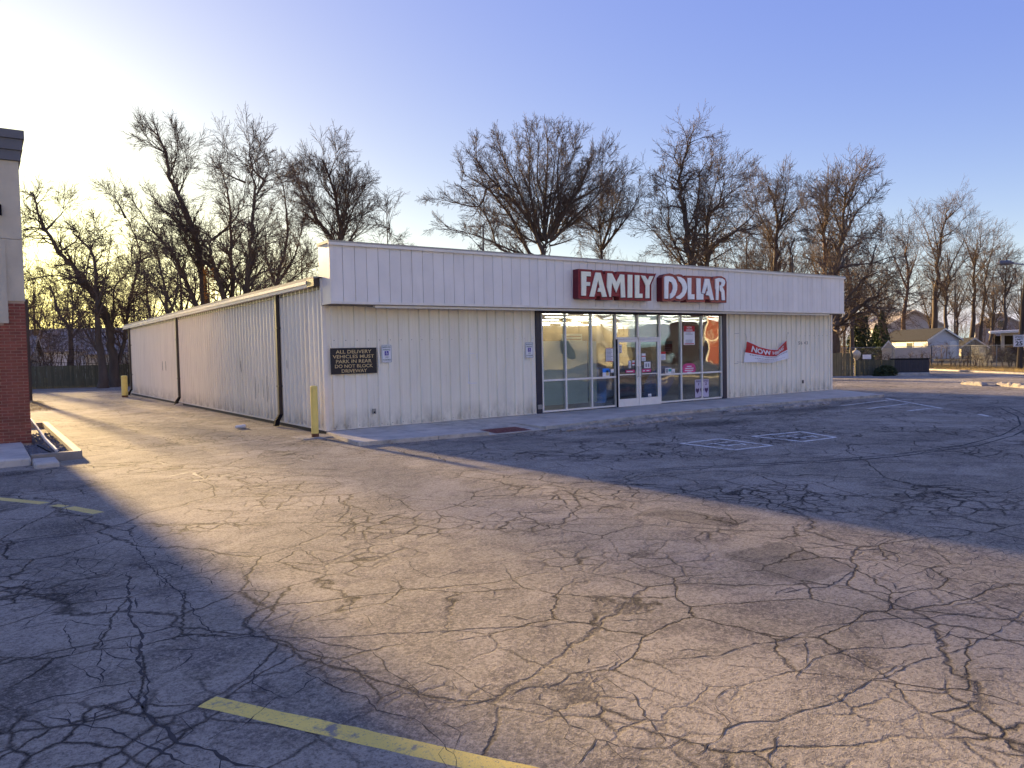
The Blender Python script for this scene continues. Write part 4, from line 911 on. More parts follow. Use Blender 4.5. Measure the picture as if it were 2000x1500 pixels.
for x in (1.2, 19.42): 
    o = P_('outlet_box', 'galv' if x < 5 else 'brown', x, x+.085, -.075, -.038, .34, .47)
    MB().box(x+.02, x+.065, -.079, -.0755, .36, .40).build('socket', M['black'], o)
for s, x in (('5', 19.2), ('6', 19.36), ('4', 19.58), ('3', 19.72)): text('house_number', s, x, x+.085, 1.86, 1.985, -.057, M['brown'], ST, off=.01)
# paint outline left by a removed poster, and stray tape strips
for b in ((4.06, 4.30, 1.80, 1.815), (4.35, 4.37, 1.62, 1.80), (4.06, 4.075, 1.05, 1.80), (4.06, 4.32, .98, 1.0), (4.04, 4.09, .99, 1.04)): P_('tape_strip', 'printw', b[0], b[1], -.0575, -.0555, b[2], b[3])
for b in ((15.35, 15.6, 2.30, 2.31), (15.9, 15.92, 2.3, 2.31), (18.5, 18.56, 2.3, 2.33), (15.3, 15.55, 1.22, 1.232)): P_('tape_strip', 'inkgrey', b[0], b[1], -.0575, -.0555, b[2], b[3])
# screw heads on the front cladding
sw = MB()
for i in range(21): 
    for z in (.08, 2.2):
        for x0 in (.055+.15, WL+WW+.15): 
            x = x0+i*.3032+.05; sw.box(x-.008, x+.008, -.012, -.002, z-.008, z+.008)
tag(sw.build('screw_head', M['brown'], ST), kind='stuff')

# ---------------------------------------------------------------- shop interior
def T(nm, lab, cat, m, *b, grp=None, **k): return tag(MB().box(*b, **k).build(nm, M[m]), lab, cat, grp)
rows = [(y, x) for y in (1.8, 3.9, 6.0, 8.2, 10.4) for x in (2, 5, 8, 11, 14, 17, 19.8)]
for i, (y, x) in enumerate(rows):
    t_ = thing('ceiling_light', 'strip light under the shop ceiling, %s from the left in the %s' % (('first', 'second', 'third', 'fourth', 'fifth', 'sixth', 'seventh')[i % 7], ('row nearest the glass', 'second row', 'third row', 'fourth row', 'rearmost row')[i//7]), 'ceiling light', (x, y, 3.02), 0, 'strip lights under the shop ceiling')
    if i == 0:
        a = MB().box(-1.2, 1.2, -.05, .05, .04, .12).mesh('housing'); a.materials.append(M['alu']); b = MB().tube([(-1.15, 0, .02), (1.15, 0, .02)], .02, 6).mesh('tube'); b.materials.append(M['tubelight'])
    link('housing', a, None, t_); link('tube', b, None, t_)
def shelf(x, y, w, lab, n=4, d=.5, h=1.7):
    s = thing('shop_shelf', lab, 'shelf', (x, y, .015))
    MB().box(0, .03, 0, d, 0, h).build('upright', M['shelf'], s); MB().box(w-.03, w, 0, d, 0, h).build('upright', M['shelf'], s); MB().box(.03, w-.03, d/2-.01, d/2+.01, 0, h).build('back_panel', M['shelf'], s)
    for k in range(n):
        z = .1+k*(h-.15)/n; MB().box(.031, w-.031, 0.01, d-.01, z, z+.025).build('shelf_board', M['shelf'], s)
        mb = MB(); xx = .05
        while xx < w-.2:
            ww = random.uniform(.07, .2); mb.box(xx, xx+ww-.01, .03, d/2-.03, z+.026, z+.026+random.uniform(.14, .28)); xx += ww
        tag(mb.build('goods', M[random.choice(('goods', 'goods2', 'goods3'))], s), kind='stuff')
shelf(9.75, 2.6, 2.4, 'dark stocked shelf straight behind the shop doors'); shelf(12.3, 3.2, 2.2, 'dark stocked shelf behind the pink round window sign', h=2.0); shelf(9.4, 5.2, 3.0, 'tall stocked shelf deep inside the shop behind the left door', h=2.1)
shelf(6.9, 4.5, 2.2, 'stocked shelf behind the grey window boards')
T('display_board', 'large grey board standing behind the left shop window', 'display board', 'board', 6.72, 8.55, .16, .2, .2, 2.12)
T('display_board', 'narrower grey board edge beside the blue stand in the third window', 'display board', 'board', 8.62, 8.93, .16, .2, .2, 2.10)
T('pale_panel', 'pale green panel behind the rightmost shop window', 'panel', 'paleboard', 13.9, 14.7, .16, .2, .05, 1.85)
bs = thing('display_stand', 'bright blue upright display stand behind the third window', 'display stand', (9.09, .22, .015)); MB().box(0, .30, 0, .2, .14, 1.25).build('body', M['bluebox'], bs); MB().box(.02, .28, 0.03, .17, 0, .14).build('base', M['dark'], bs)
ws = thing('hanging_sign', 'cream board with brown bars high inside the second window', 'sign', (7.7, .35, 2.02)); MB().box(0, .82, 0, .02, 0, .32).build('board', M['paleboard'], ws)  # generic cream board with brown bars, set behind the glass
for z in (.06, .13, .22): MB().box(.05, .77, -.004, 0, z, z+.035).build('brown_bar', M['tan'], ws)
MB().tube([(.1, .01, .32), (.1, .01, 1.15)], .006, 5).build('cord', M['dark'], ws); MB().tube([(.7, .01, .32), (.7, .01, 1.15)], .006, 5).build('cord', M['dark'], ws)
# blue balloon bag
bb = MB(); nu, nv = 26, 16; V = []
for j in range(nv+1):
    ph = math.pi*j/nv
    for i in range(nu):
        th = 2*math.pi*i/nu; rr = 1+.06*math.sin(5*th+2*ph)+.05*math.sin(9*th-4*ph)
        V.append((.62*rr*math.sin(ph)*math.cos(th)-.28*math.cos(ph)*1.0, .22*rr*math.sin(ph)*math.sin(th), .62-.60*math.cos(ph+math.pi)*-1*1.0))
Fq = [(j*nu+i, j*nu+(i+1) % nu, (j+1)*nu+(i+1) % nu, (j+1)*nu+i) for j in range(nv) for i in range(nu)]
M['bluebag'] = mat('blue_film', (.06, .22, .95), .45, .25, 4, .4, 8, .05)
o = bb.add(V, Fq).build('balloon_bag', M['bluebag'], loc=(11.95, .42, .02), smooth=True); tag(o, 'large shiny blue plastic bag slumped behind the right shop door', 'bag')

# posters and stickers inside the glass
def poster(nm, lab, cat, m, x0, x1, z0, z1, parts=(), y=.044, grp=None):
    t_ = thing(nm, lab, cat, (x0, y, z0), 0, grp)
    MB().box(0, x1-x0, 0, .003, 0, z1-z0).build('sheet', M[m], t_)
    for (pn, pm, a, b, c, d) in parts: MB().box(a*(x1-x0), b*(x1-x0), -.0025, -.0002, c*(z1-z0), d*(z1-z0)).build(pn, M[pm], t_)
    return t_
def lines(n, x0=.12, x1=.88, z0=.1, z1=.6, m='inkgrey'): return [('print_line', m, x0, x1-random.uniform(0, .25), z0+(z1-z0)*i/n, z0+(z1-z0)*(i+.4)/n) for i in range(n)]
t_ = poster('poster', 'tall red and white poster reading NOW HIRING taped in the window', 'poster', 'printw', 12.80, 13.35, 1.93, 2.58, [('header', 'printred', 0, 1, .70, 1), ('footer', 'printred', .08, .92, .03, .08)]+lines(3, .15, .85, .12, .3)+lines(2, .15, .85, .55, .68))
text('lettering', 'NOW\nHIRING', .12, .43, .47, .63, -.004, M['printw'], t_, off=.02)
t_ = thing('round_sign', 'bright pink rounded sticker low in the second window from the right', 'sticker', (13.05, .044, 1.11))
MB().prism([(.33*math.copysign(abs(math.cos(a))**.7, math.cos(a)), .19*math.copysign(abs(math.sin(a))**.7, math.sin(a))) for a in [2*math.pi*i/28 for i in range(28)]], 0, .003, 'y').build('sheet', M['pink'], t_)
for z, a, b in ((.07, -.12, .12), (.0, -.2, .22), (-.07, -.22, .2), (-.13, -.1, .12)): MB().box(a, b, -.0025, -.0003, z, z+.03).build('print_line', M['printw'], t_)
poster('notice', 'small notice with red header beside the right door jamb', 'notice', 'printw', 11.66, 11.90, 1.44, 1.72, [('header', 'printred', 0, 1, .72, 1)]+lines(4))
poster('notice', 'pale blue framed notice low in the first window right of the doors', 'notice', 'printw', 11.88, 12.18, .99, 1.17, [('picture', 'inkgrey', .08, .42, .12, .85), ('picture', 'teal', .5, .95, .3, .8)])
poster('notice', 'small white card right of the pale blue framed notice', 'notice', 'printw', 12.20, 12.34, 1.0, 1.13, lines(2))
poster('notice', 'white text sheet with red tape in the window left of the doors', 'notice', 'printw', 9.22, 9.53, 1.45, 1.88, [('tape', 'printred', 0, 1, .97, 1), ('tape', 'printred', 0.1, .9, 0, .03)]+lines(9, .08, .92, .06, .95))
poster('notice', 'blue and white notice with a yellow picture above the window rail', 'notice', 'printw', 9.07, 9.36, .99, 1.24, [('header', 'bluebox', 0, 1, .5, 1), ('picture', 'gold', .5, .9, .1, .75)])
poster('notice', 'small white card at the right end of the third window', 'notice', 'printw', 9.41, 9.55, 1.1, 1.21)
D = .02
poster('notice', 'narrow white and black notice at the top left of the left door', 'notice', 'printw', 9.78, 9.88, 1.71, 1.98, lines(5, .1, .9, .05, .9, 'ink'), y=D)
poster('notice', 'white opening hours card with dark border on the right door', 'notice', 'printw', 10.87, 11.16, 1.18, 1.42, [('border', 'ink', 0, 1, .93, 1), ('border', 'ink', 0, 1, 0, .06), ('picture', 'inkgrey', .2, .42, .2, .7), ('picture', 'inkgrey', .58, .8, .2, .7)], y=D)
poster('notice', 'white notice with red stripe at the left edge of the right door', 'notice', 'printw', 10.76, 10.94, 1.43, 1.68, [('stripe', 'printred', 0, 1, .55, .68)]+lines(2, .1, .9, .1, .4), y=D)
poster('notice', 'small white square card at the foot of the right door', 'notice', 'printw', 11.04, 11.18, .255, .35, lines(2), y=D)
poster('sticker', 'white speech bubble sticker on the left door', 'sticker', 'printw', 10.17, 10.27, 1.22, 1.46, lines(3, .1, .9, .1, .8, 'inkgrey'), y=D)
poster('sticker', 'white and red sticker right of the speech bubble on the left door', 'sticker', 'printw', 10.33, 10.44, 1.3, 1.46, [('stripe', 'printred', 0, 1, .3, .6)], y=D)
poster('sticker', 'pink strip sticker on the left door above its rail', 'sticker', 'pink', 10.04, 10.44, 1.07, 1.16, [('print_line', 'printw', .1, .8, .3, .6)], y=D)
poster('sticker', 'pink strip sticker on the right door above its rail', 'sticker', 'pink', 10.77, 11.18, 1.07, 1.17, [('print_line', 'printw', .1, .3, .3, .6), ('print_line', 'printw', .5, .8, .3, .6)], y=D)
t_ = poster('poster', 'lavender balloon poster with dark hearts low in the rightmost windows', 'poster', 'lavender', 13.34, 14.05, .1, .72, lines(1, .3, .7, .03, .1, 'darkpurple'))
text('lettering', 'BALLOONS', .06, .66, .53, .6, -.003, M['darkpurple'], t_, off=.02); text('lettering', '1 x 2', .16, .62, .42, .51, -.003, M['darkpurple'], t_, off=.02)
for cx in (.12, .35, .58):
    hp = [(cx+.09*math.sin(a)**3, .24+.09*(.8125*math.cos(a)-.3125*math.cos(2*a)-.125*math.cos(3*a)-.0625*math.cos(4*a))*1.2) for a in [2*math.pi*i/24 for i in range(24)]]
    MB().prism(hp, -.003, -.0005, 'y').build('heart', M['darkpurple'], t_)
poster('hanging_sign', 'dark hanging sign with teal header inside the window right of the doors', 'sign', 'dark', 12.04, 12.52, 1.62, 2.07, [('header', 'teal', 0, 1, .78, 1)]+lines(3, .2, .95, .2, .62, 'inkgrey'), y=.3)

# ---------------------------------------------------------------- signs on the outside
def letters(nm, lab, data, face, cab, side, x0):
    out, L = data; t_ = thing(nm, lab, 'store sign', (0, 0, 0))
    MB().prism(out, FY-.004, FY-.235, 'y').build('cabinet', M[side], t_)
    MB().prism(out, FY-.2352, FY-.250, 'y').build('face', M[cab], t_)
    # raised rim around the face
    rim = MB(); n = len(out)
    for i in range(n):
        (ax, az), (bx, bz) = out[i], out[(i+1) % n]; d = math.hypot(bx-ax, bz-az); 
        if d < .01: continue
        nx, nz = -(bz-az)/d*.018, (bx-ax)/d*.018
        rim.prism([(ax, az), (bx, bz), (bx-nx, bz-nz), (ax-nx, az-nz)] if True else [], FY-.2502, FY-.268-.0002*(i % 5), 'y')
    rim.build('rim', M[cab], t_)
    for l in L:
        MB().prism([(x+.012, z-.016) for x, z in l], FY-.251, FY-.262, 'y').build('painted_letter_shadow', M['black'], t_)  # black plate offset behind each letter paints its shadow
        MB().prism(l, FY-.2625, FY-.295, 'y').build('letter', M[face], t_)
    return t_
letters('store_sign', 'red sign cabinet with raised cream letters FAMILY', SIGN_FAMILY, 'cream', 'sred', 'sredside', 0)
letters('store_sign', 'faded red sign cabinet with raised white letters DOLLAR', SIGN_DOLLAR, 'lwhite', 'sred2', 'sredside', 0)
t_ = thing('delivery_sign', 'black sign with gold letters ALL DELIVERY VEHICLES MUST PARK IN REAR', 'sign', (.13, -.066, 1.37))
MB().box(0, 1.21, -.012, .01, 0, .64, b=.0).build('board', M['signblack'], t_)
for i, (s, a, b) in enumerate((('ALL DELIVERY', .13, 1.07), ('VEHICLES MUST', .05, 1.14), ('PARK IN REAR', .13, 1.07), ('DO NOT BLOCK', .10, 1.10), ('DRIVEWAY', .27, .94))):
    text('lettering', s, a, b, .505-i*.118, .505-i*.118+.085, -.0145, M['gold'], t_, off=.012)
def reserved(x, z, lab):
    t_ = thing('parking_sign', lab, 'sign', (x, -.06, z), 0, 'reserved parking signs'); w, h = .29, .46
    c = .03; MB().prism([(c, 0), (w-c, 0), (w, c), (w, h-c), (w-c, h), (c, h), (0, h-c), (0, c)], 0, .004, 'y').build('plate', M['printw'], t_)
    for b in ((.015, w-.015, .012, .02), (.015, w-.015, h-.02, h-.012), (.012, .02, .02, h-.02), (w-.02, w-.012, .02, h-.02)): MB().box(b[0], b[1], -.0022, -.0003, b[2], b[3]).build('border', M['green'], t_)
    text('lettering', 'RESERVED', .035, w-.035, .375, .415, -.0025, M['green'], t_, off=.02); text('lettering', 'PARKING', .045, w-.045, .31, .35, -.0025, M['green'], t_, off=.02)
    MB().box(.09, .2, -.0022, -.0003, .185, .295).build('symbol_panel', M['purple'], t_)
    s = MB(); s.prism([(.135+.011*math.cos(a), .281+.011*math.sin(a)) for a in [i*math.pi/4 for i in range(8)]], -.0045, -.0024, 'y'); s.box(.13, .14, -.0045, -.0024, .235, .268); s.box(.14, .165, -.0045, -.0024, .25, .257)
    s.box(.14, .17, -.0045, -.0024, .235, .243); s.box(.165, .173, -.0045, -.0024, .21, .236)
    for i in range(9): a = R(100+i*25); b = R(125+i*25); s.prism([(.143+.027*math.cos(a), .228+.027*math.sin(a)), (.143+.020*math.cos(a), .228+.020*math.sin(a)), (.143+.020*math.cos(b), .228+.020*math.sin(b)), (.143+.027*math.cos(b), .228+.027*math.sin(b))], -.0045, -.0024, 'y')
    s.build('wheelchair_symbol', M['printw'], t_)
    text('lettering', 'VAN', .1, .19, .125, .16, -.0025, M['green'], t_, off=.02); text('lettering', 'ACCESSIBLE', .03, w-.03, .055, .095, -.0025, M['green'], t_, off=.02)
    for z_ in (.01, .44): MB().prism([(w/2+.006*math.cos(a), z_+.006*math.sin(a)) for a in [i*math.pi/3 for i in range(6)]], -.006, -.0003, 'y').build('bolt', M['brown'], t_)
reserved(1.485, 1.62, 'reserved parking sign with wheelchair symbol beside the black delivery sign')
reserved(6.01, 1.635, 'reserved parking sign with wheelchair symbol beside the dark post of the windows')

# sagging banner
BX0, BX1 = 15.98, 18.45
def ban(u, v):   # u 0..1 across, v 0..1 up
    top = 2.05-.30*math.sin(math.pi*min(1, u/.72)*.5)-.19*math.sin(math.pi*min(1,u/.72)*.5)*0
    tz = np.interp(u, [0, .1, .25, .45, .62, .70, .76, .88, 1], [2.04, 1.965, 1.84, 1.75, 1.70, 1.69, 1.76, 1.92, 2.06])
    bz = np.interp(u, [0, .15, .3, .42, .5, .6, .72, .85, 1], [1.255, 1.25, 1.235, 1.20, 1.19, 1.20, 1.25, 1.29, 1.33])
    x = BX0+(BX1-BX0)*u+.16*(u-.5)*(0.6-v)*1.2-(.08*(1-v) if u < .3 else 0)*(1-u/.3)
    z = bz+(tz-bz)*v
    y = -.075-.05*math.sin(math.pi*u)-.035*math.exp(-((u-.70)/.05)**2)*(v)-.012*math.sin(26*u+3*v)*(1-abs(2*u-1))-.02*math.sin(9*u-6*v)
    return (x, y, z)
bn = thing('banner', 'sagging red and white NOW HIRING banner tied to the right wall', 'banner', (0, 0, 0))
def bgrid(v0, v1, m, off, nm, nu=60, nv=10):
    V = []; 
    for j in range(nv+1):
        for i in range(nu+1): a = ban(i/nu, v0+(v1-v0)*j/nv); V.append((a[0], a[1]-off, a[2]))
    Fc = [(j*(nu+1)+i, j*(nu+1)+i+1, (j+1)*(nu+1)+i+1, (j+1)*(nu+1)+i) for j in range(nv) for i in range(nu)]
    n0 = len(V); V2 = [(x, y+.006, z) for x, y, z in V]; Fc += [tuple(q+n0 for q in f[::-1]) for f in Fc]
    return MB().add(V+V2, Fc).build(nm, m, bn, smooth=True)
bgrid(0, .47, M['printw'], 0, 'white_cloth'); bgrid(.47, .965, M['printred'], 0, 'red_cloth'); bgrid(.965, 1, M['printw'], .001, 'hem', nv=2); 
def onban(off): return lambda X, Z: (lambda a: (a[0], a[1]-off, a[2]))(ban(X, Z))
text('lettering', 'NOW', .12, .56, .55, .87, 0, M['printw'], bn, off=.035, fn=onban(.006)); text('lettering', 'HIRING', .60, .90, .58, .84, 0, M['printw'], bn, off=.03, fn=onban(.008))
bl = MB()
for v0, v1, ua, ub in ((.37, .41, .10, .95), (.22, .25, .2, .62), (.13, .15, .25, .9), (.06, .075, .3, .7)):
    u = ua
    while u < ub:
        w = random.uniform(.015, .05); q = [ban(*p) for p in ((u, v0), (u+w, v0), (u+w, v1), (u, v1))]; bl.quad(*[(x, y-.008, z) for x, y, z in q]); u += w+.012
tag(bl.build('small_print', M['inkgrey'], bn), kind='stuff')
for u, v, ex, ez in ((0, 1, -.02, .25), (1, 1, .08, .25), (0, 0, -.35, .03), (1, 0, .12, .02)):
    a = ban(u, v); MB().tube([a, (a[0]+ex, -.045, a[2]+ez)], .006, 5).build('tie', M['inkgrey'], bn)

# bollards
def bollard(x, y, h, r, lab):
    t_ = thing('bollard', lab, 'bollard', (x, y, GZ), 0, 'yellow steel bollards')
    MB().tube([(0, 0, .10), (0, 0, h-.03), (0, 0, h-.012), (0, 0, h)], [r, r, r*.8, r*.35], 20).build('pipe', M['yellowp'], t_, smooth=False); MB().tube([(0, 0, -.05), (0, 0, .101)], r*1.01, 20).build('rusty_foot', M['rust'], t_)
bollard(-.45, -.42, 1.23, .084, 'pale yellow bollard with rusty foot at the front corner of the store')
bollard(-.75, 25.6, 1.12, .15, 'deep yellow bollard at the far back corner of the store')
bollard(-2.95, 46.2, .75, .16, 'low yellow bollard far away in front of the board fence')
MB()
T('concrete_pad', 'rough concrete pad under the front corner bollard', 'concrete pad', 'oldconc', -.85, -.02, -.7, .12, GZ-.05, GZ+.02, b=.02)
cp = thing('paper_cup', 'white crushed paper cup lying on the driveway', 'litter', (-1.13, 3.32, GZ+.05)); MB().tube([(-.13, 0, 0), (.1, .05, 0), (.13, .06, 0)], [.04, .055, .05], 10).build('cup', M['printw'], cp)

# ---------------------------------------------------------------- brick building on the left
BB = thing('brick_building', 'grey stucco and red brick building corner with dark cornice', 'building')
bx1, by0, by1 = -5.95, 2.49, 8.0
B_ = lambda nm, m, *b, **k: MB().box(*b, **k).build(nm, M[m], BB)
B_('wall', 'eifs', -16, bx1-.03, by0+.05, by1, 3.2, 6.3); B_('wall', 'mortar', -16, bx1-.012, by0+.012, by1, -.1, 3.2)
B_('stucco_panel', 'eifs', -6.8, bx1+.005, by0-.03, by0+.049, 3.19, 4.55); B_('stucco_panel', 'eifs', -6.8, bx1+.005, by0-.03, by0+.049, 4.56, 6.27)
B_('stucco_panel', 'eifs', -16, -6.27, by0-.06, by0-.031, 2.70, 4.54); B_('stucco_panel', 'eifs', -16, -6.81, by0-.03, by0+.049, 3.19, 6.27)
for z0, z1, e in ((6.28, 6.5, .05), (6.505, 6.74, .09), (6.745, 6.93, .13)): B_('cornice', 'cornice', -16-e, bx1+e, by0-.03-e, by1+e, z0, z1)
brm = MB().box(0, .2, 0, .095, 0, .058).mesh('brick'); brm.materials.append(M['brick']); brh = MB().box(0, .095, 0, .095, 0, .058).mesh('brick'); brh.materials.append(M['brick'])
for c in range(46):
    z = .02+c*.0695
    if z > 3.14: break
    x = bx1-.2 if c % 2 == 0 else bx1-.095
    link('brick', brm if c % 2 == 0 else brh, None, BB, (x, by0-.004+random.uniform(-.002, .002), z))
    for k in range(3):
        x -= .212
        if x < -6.75: break
        if z > 2.66 and x+.2 < -6.27: break
        link('brick', brm, None, BB, (x, by0-.004+random.uniform(-.003, .002), z))
B_('wall_lamp', 'black', -6.42, -6.30, by0-.16, by0-.06, 5.05, 5.3, b=.03)
# concrete step, low slab and rock bed
def slabthing(nm, lab, cat, m, *b, **k): return tag(MB().box(*b, **k).build(nm, M[m]), lab, cat)
slabthing('concrete_step', 'worn concrete step in front of the brick pier', 'step', 'concrete', -9, -6.13, -.95, 2.46, -.25, .055, b=.03)
slabthing('concrete_step', 'low concrete block between the step and the rock bed', 'step', 'concrete', -6.115, -5.72, -1.55, -.62, -.25, .0, b=.025)
pl = thing('planter', 'rock bed edged with grey timbers beside the brick building', 'planter')
MB().box(-6.12, -5.27, -.6, -.46, -.2, .07, b=.012).build('edging', M['timber'], pl); MB().box(-5.39, -5.25, -.455, 8.5, -.2, .065, b=.012).build('edging', M['timber'], pl); MB().box(-5.94, -5.395, 8.36, 8.5, -.2, .06, b=.012).build('edging', M['timber'], pl)
rk = MB()
for i in range(1500):
    x, y = random.uniform(-6.1, -5.41), random.uniform(-.44, 5.5) if i % 3 else random.uniform(-.44, 1.5); s = random.uniform(.02, .05)
    if x < -5.93 and y > 2.45: continue
    if x < -6.1: continue
    a = random.uniform(0, 3); c, d = math.cos(a)*s, math.sin(a)*s; z = GZ+.02+random.uniform(0, .04)
    rk.add([(x+c, y+d, z), (x-d, y+c, z), (x-c, y-d, z), (x+d, y-c, z), (x, y, z+s*.8)], [(0, 1, 4), (1, 2, 4), (2, 3, 4), (3, 0, 4)])
tag(rk.build('rocks', M['rock'], pl), kind='stuff')
o = MB().tube([(-5.86, 5.6, .42), (-5.80, 3.6, .30), (-5.72, 1.9, .12), (-5.62, .5, .0)], .035, 6).build('bent_pipe', M['trim']); tag(o, 'pale bent strip of trim lying across the rock bed', 'metal strip')
o = MB().tube([(-5.93, .9, .1), (-5.80, .4, .03), (-5.70, -.1, .0)], .014, 6).build('dark_cable', M['black']); tag(o, 'thin dark cable coiled in the rock bed', 'cable')
tag(MB().box(-4.98, -4.72, 26.5, 26.76, GZ-.1, 4.9, b=.02).build('utility_post', M['oldwood']), 'tall dark post beside the driveway behind the brick building', 'post')

def _av(b, d): a = yaw+math.atan((b-1000)/1473.4); return (CAM.x+d*math.sin(a), CAM.y+d*math.cos(a))
# ---------------------------------------------------------------- fences
def board_fence(lab, a, b, h, m, w=.14, grp=None, hj=.02):
    a, b = np.array(a, float), np.array(b, float); L = np.linalg.norm(b-a); ang = math.atan2(b[1]-a[1], b[0]-a[0])
    t_ = thing('board_fence', lab, 'fence', (a[0], a[1], GZ-.02), ang, grp); n = int(L/w)
    me = MB().box(0, w-.012, -.012, .012, 0, h).mesh('board'); me.materials.append(m)
    for i in range(n):
        o = link('board', me, None, t_, (i*w, random.uniform(-.008, .008), random.uniform(-hj, hj)), (0, random.uniform(-.006, .006), 0))
    for k in range(int(L/2.4)+1): MB().box(min(k*2.4, L-.1), min(k*2.4, L-.1)+.09, .02, .11, 0, h-.05).build('post', m, t_)
    for z in (.3, h-.35): MB().box(0, L, .0125, .05, z, z+.09).build('rail', m, t_)
    return t_
board_fence('long mossy grey board fence across the end of the driveway', (-9.0, 47.5), (4.5, 42.5), 1.62, M['fence'], .145)
board_fence('tan board fence beyond the right corner of the store', (33.0, 11.2), (36.3, 7.7), 1.42, M['fence2'], .14)
board_fence('lower mossy board fence ending near the dark dumpster', (36.38, 7.62), (38.6, 6.4), .95, M['fence'], .14)
cf = thing('chain_link_fence', 'galvanised chain link fence beyond the road', 'fence'); FA = [(52.0, 20.0), (55.2, 12.2), (54.5, 9.0), (51.5, 4.2), (49.0, 0.0)]
wire = MB()
for a, b in zip(FA, FA[1:]):
    L = math.hypot(b[0]-a[0], b[1]-a[1]); n = max(1, round(L/2.6))
    for i in range(n+1):
        x, y = a[0]+(b[0]-a[0])*i/n, a[1]+(b[1]-a[1])*i/n
        MB().tube([(x, y, GZ-.1), (x, y, 1.58)], .035, 6).build('post', M['galv'], cf)
    MB().tube([(*a, 1.52), (*b, 1.52)], .025, 6).build('top_rail', M['galv'], cf)
    m_ = int(L/.13)
    for i in range(m_):
        for s in (1, -1):
            x0 = L*i/m_; x1 = x0+s*1.5; x1c = min(max(x1, 0), L); t1 = abs(x1c-x0)/1.5
            if t1 < .02: continue
            p = lambda q, z: (a[0]+(b[0]-a[0])*q/L, a[1]+(b[1]-a[1])*q/L, z)
            wire.tube([p(x0, .0), p(x1c, 1.5*t1)], .005, 3, cap=False)
tag(wire.build('wire_mesh', M['galv'], cf), kind='stuff')

# ---------------------------------------------------------------- houses
def house(nm, lab, x, y, yaw_, w, l, hw, hr, wm, rm, wins=(), side_wins=(), door_at=None, ov=.3, cat='house', z0=GZ):
    t_ = thing(nm, lab, cat, (x, y, z0), yaw_)
    b = MB(); V = [(-w/2, 0, 0), (w/2, 0, 0), (w/2, l, 0), (-w/2, l, 0), (-w/2, 0, hw), (w/2, 0, hw), (w/2, l, hw), (-w/2, l, hw), (0, 0, hw+hr), (0, l, hw+hr)]
    b.add(V, [(0, 1, 5, 8, 4), (2, 3, 7, 9, 6), (0, 4, 7, 3), (1, 2, 6, 5)]); b.build('wall', M[wm], t_)
    k = hr/(w/2); ro = MB()
    for s in (-1, 1):
        e = s*(w/2+ov); z_e = hw-ov*k
        ro.add([(0, -ov, hw+hr+.02), (e, -ov, z_e+.02), (e, l+ov, z_e+.02), (0, l+ov, hw+hr+.02), (0, -ov, hw+hr+.14), (e, -ov, z_e+.14), (e, l+ov, z_e+.14), (0, l+ov, hw+hr+.14)],
               [(0, 1, 2, 3), (4, 7, 6, 5), (0, 4, 5, 1), (1, 5, 6, 2), (2, 6, 7, 3)])
    ro.build('roof', M[rm], t_)
    fb = MB()
    for s in (-1, 1): fb.add([(0, -ov-.02, hw+hr-.08), (s*(w/2+ov), -ov-.02, hw-ov*k-.08), (s*(w/2+ov), -ov-.02, hw-ov*k+.13), (0, -ov-.02, hw+hr+.13)], [(0, 1, 2, 3)])
    fb.build('barge_board', M['trim'], t_)
    for (wx_, wz, ww, wh) in wins:
        f = MB().box(wx_-ww/2-.07, wx_+ww/2+.07, -.05, -.005, wz-.07, wz+wh+.07).build('window', M['trim'], t_); MB().box(wx_-ww/2, wx_+ww/2, -.06, -.051, wz, wz+wh).build('pane', M['winglass'], f)
    for (side, wy, wz, ww, wh) in side_wins:
        xx = side*w/2; lo, hi = sorted((xx+side*.005, xx+side*.05)); f = MB().box(lo, hi, wy-ww/2-.07, wy+ww/2+.07, wz-.07, wz+wh+.07).build('window', M['trim'], t_)
        lo, hi = sorted((xx+side*.051, xx+side*.06)); MB().box(lo, hi, wy-ww/2, wy+ww/2, wz, wz+wh).build('pane', M['winglass'], f)
    if door_at is not None: MB().box(door_at-.45, door_at+.45, -.06, -.005, 0, 2.0).build('door', M['alu'], t_)
    return t_
house('garage', 'small white gabled garage with long dark roof behind the chain link fence', 83.2, 24.3, R(-26), 4.0, 8.0, 2.25, 1.15, 'sidewhite', 'roofdark', side_wins=[(-1, 3, 1.0, 1.0, .9)], door_at=1.2, cat='garage')
house('garden_shed', 'narrow cream shed with arched gable lit by the sun', 67.0, 22.0, R(-62), 1.15, 2.0, 1.35, .75, 'sidecream', 'roofdark', ov=.05, cat='shed')
tag(MB().prism([(68.2, 22.2), (68.35, 22.3), (73.5, 20.9), (73.4, 20.7)], GZ, 1.35).build('panel_wall', M['sidepink']), 'long low pale wall between the cream shed and the white garage', 'wall')
house('house', 'large pale house partly hidden behind the evergreens', 108, 40.0, R(-40), 9, 12, 4.3, 2.4, 'sidewhite', 'roofgrey', side_wins=[(-1, 3, 2.6, 1.2, 1.2), (-1, 7, 2.6, 1.2, 1.2)], wins=[(-2, 2.6, 1.2, 1.2), (2, 2.6, 1.2, 1.2)])
house('house', 'distant white two storey house with three windows among the tree trunks', 138, 40.5, R(-64), 7.2, 9, 4.6, 2.1, 'sidewhite', 'roofgrey', wins=[(-1.4, 4.2, 1.1, 1.2), (.2, 4.2, .9, 1.2), (-1.0, 1.9, 1.0, 1.0), (1.6, 1.8, 1.2, .9)])
house('house', 'far pale house at the right edge behind the porch', 118, 21.5, R(-70), 7, 9, 3.8, 2.6, 'sidewhite', 'roofgrey', wins=[(0, 2.2, 1.1, 1.1)])
house('shed', 'small dark roofed cream shed between garage and porch', *_av(1903, 118), R(-50), 3.0, 4.0, 1.2, 1.1, 'sidecream', 'roofdark', cat='shed')
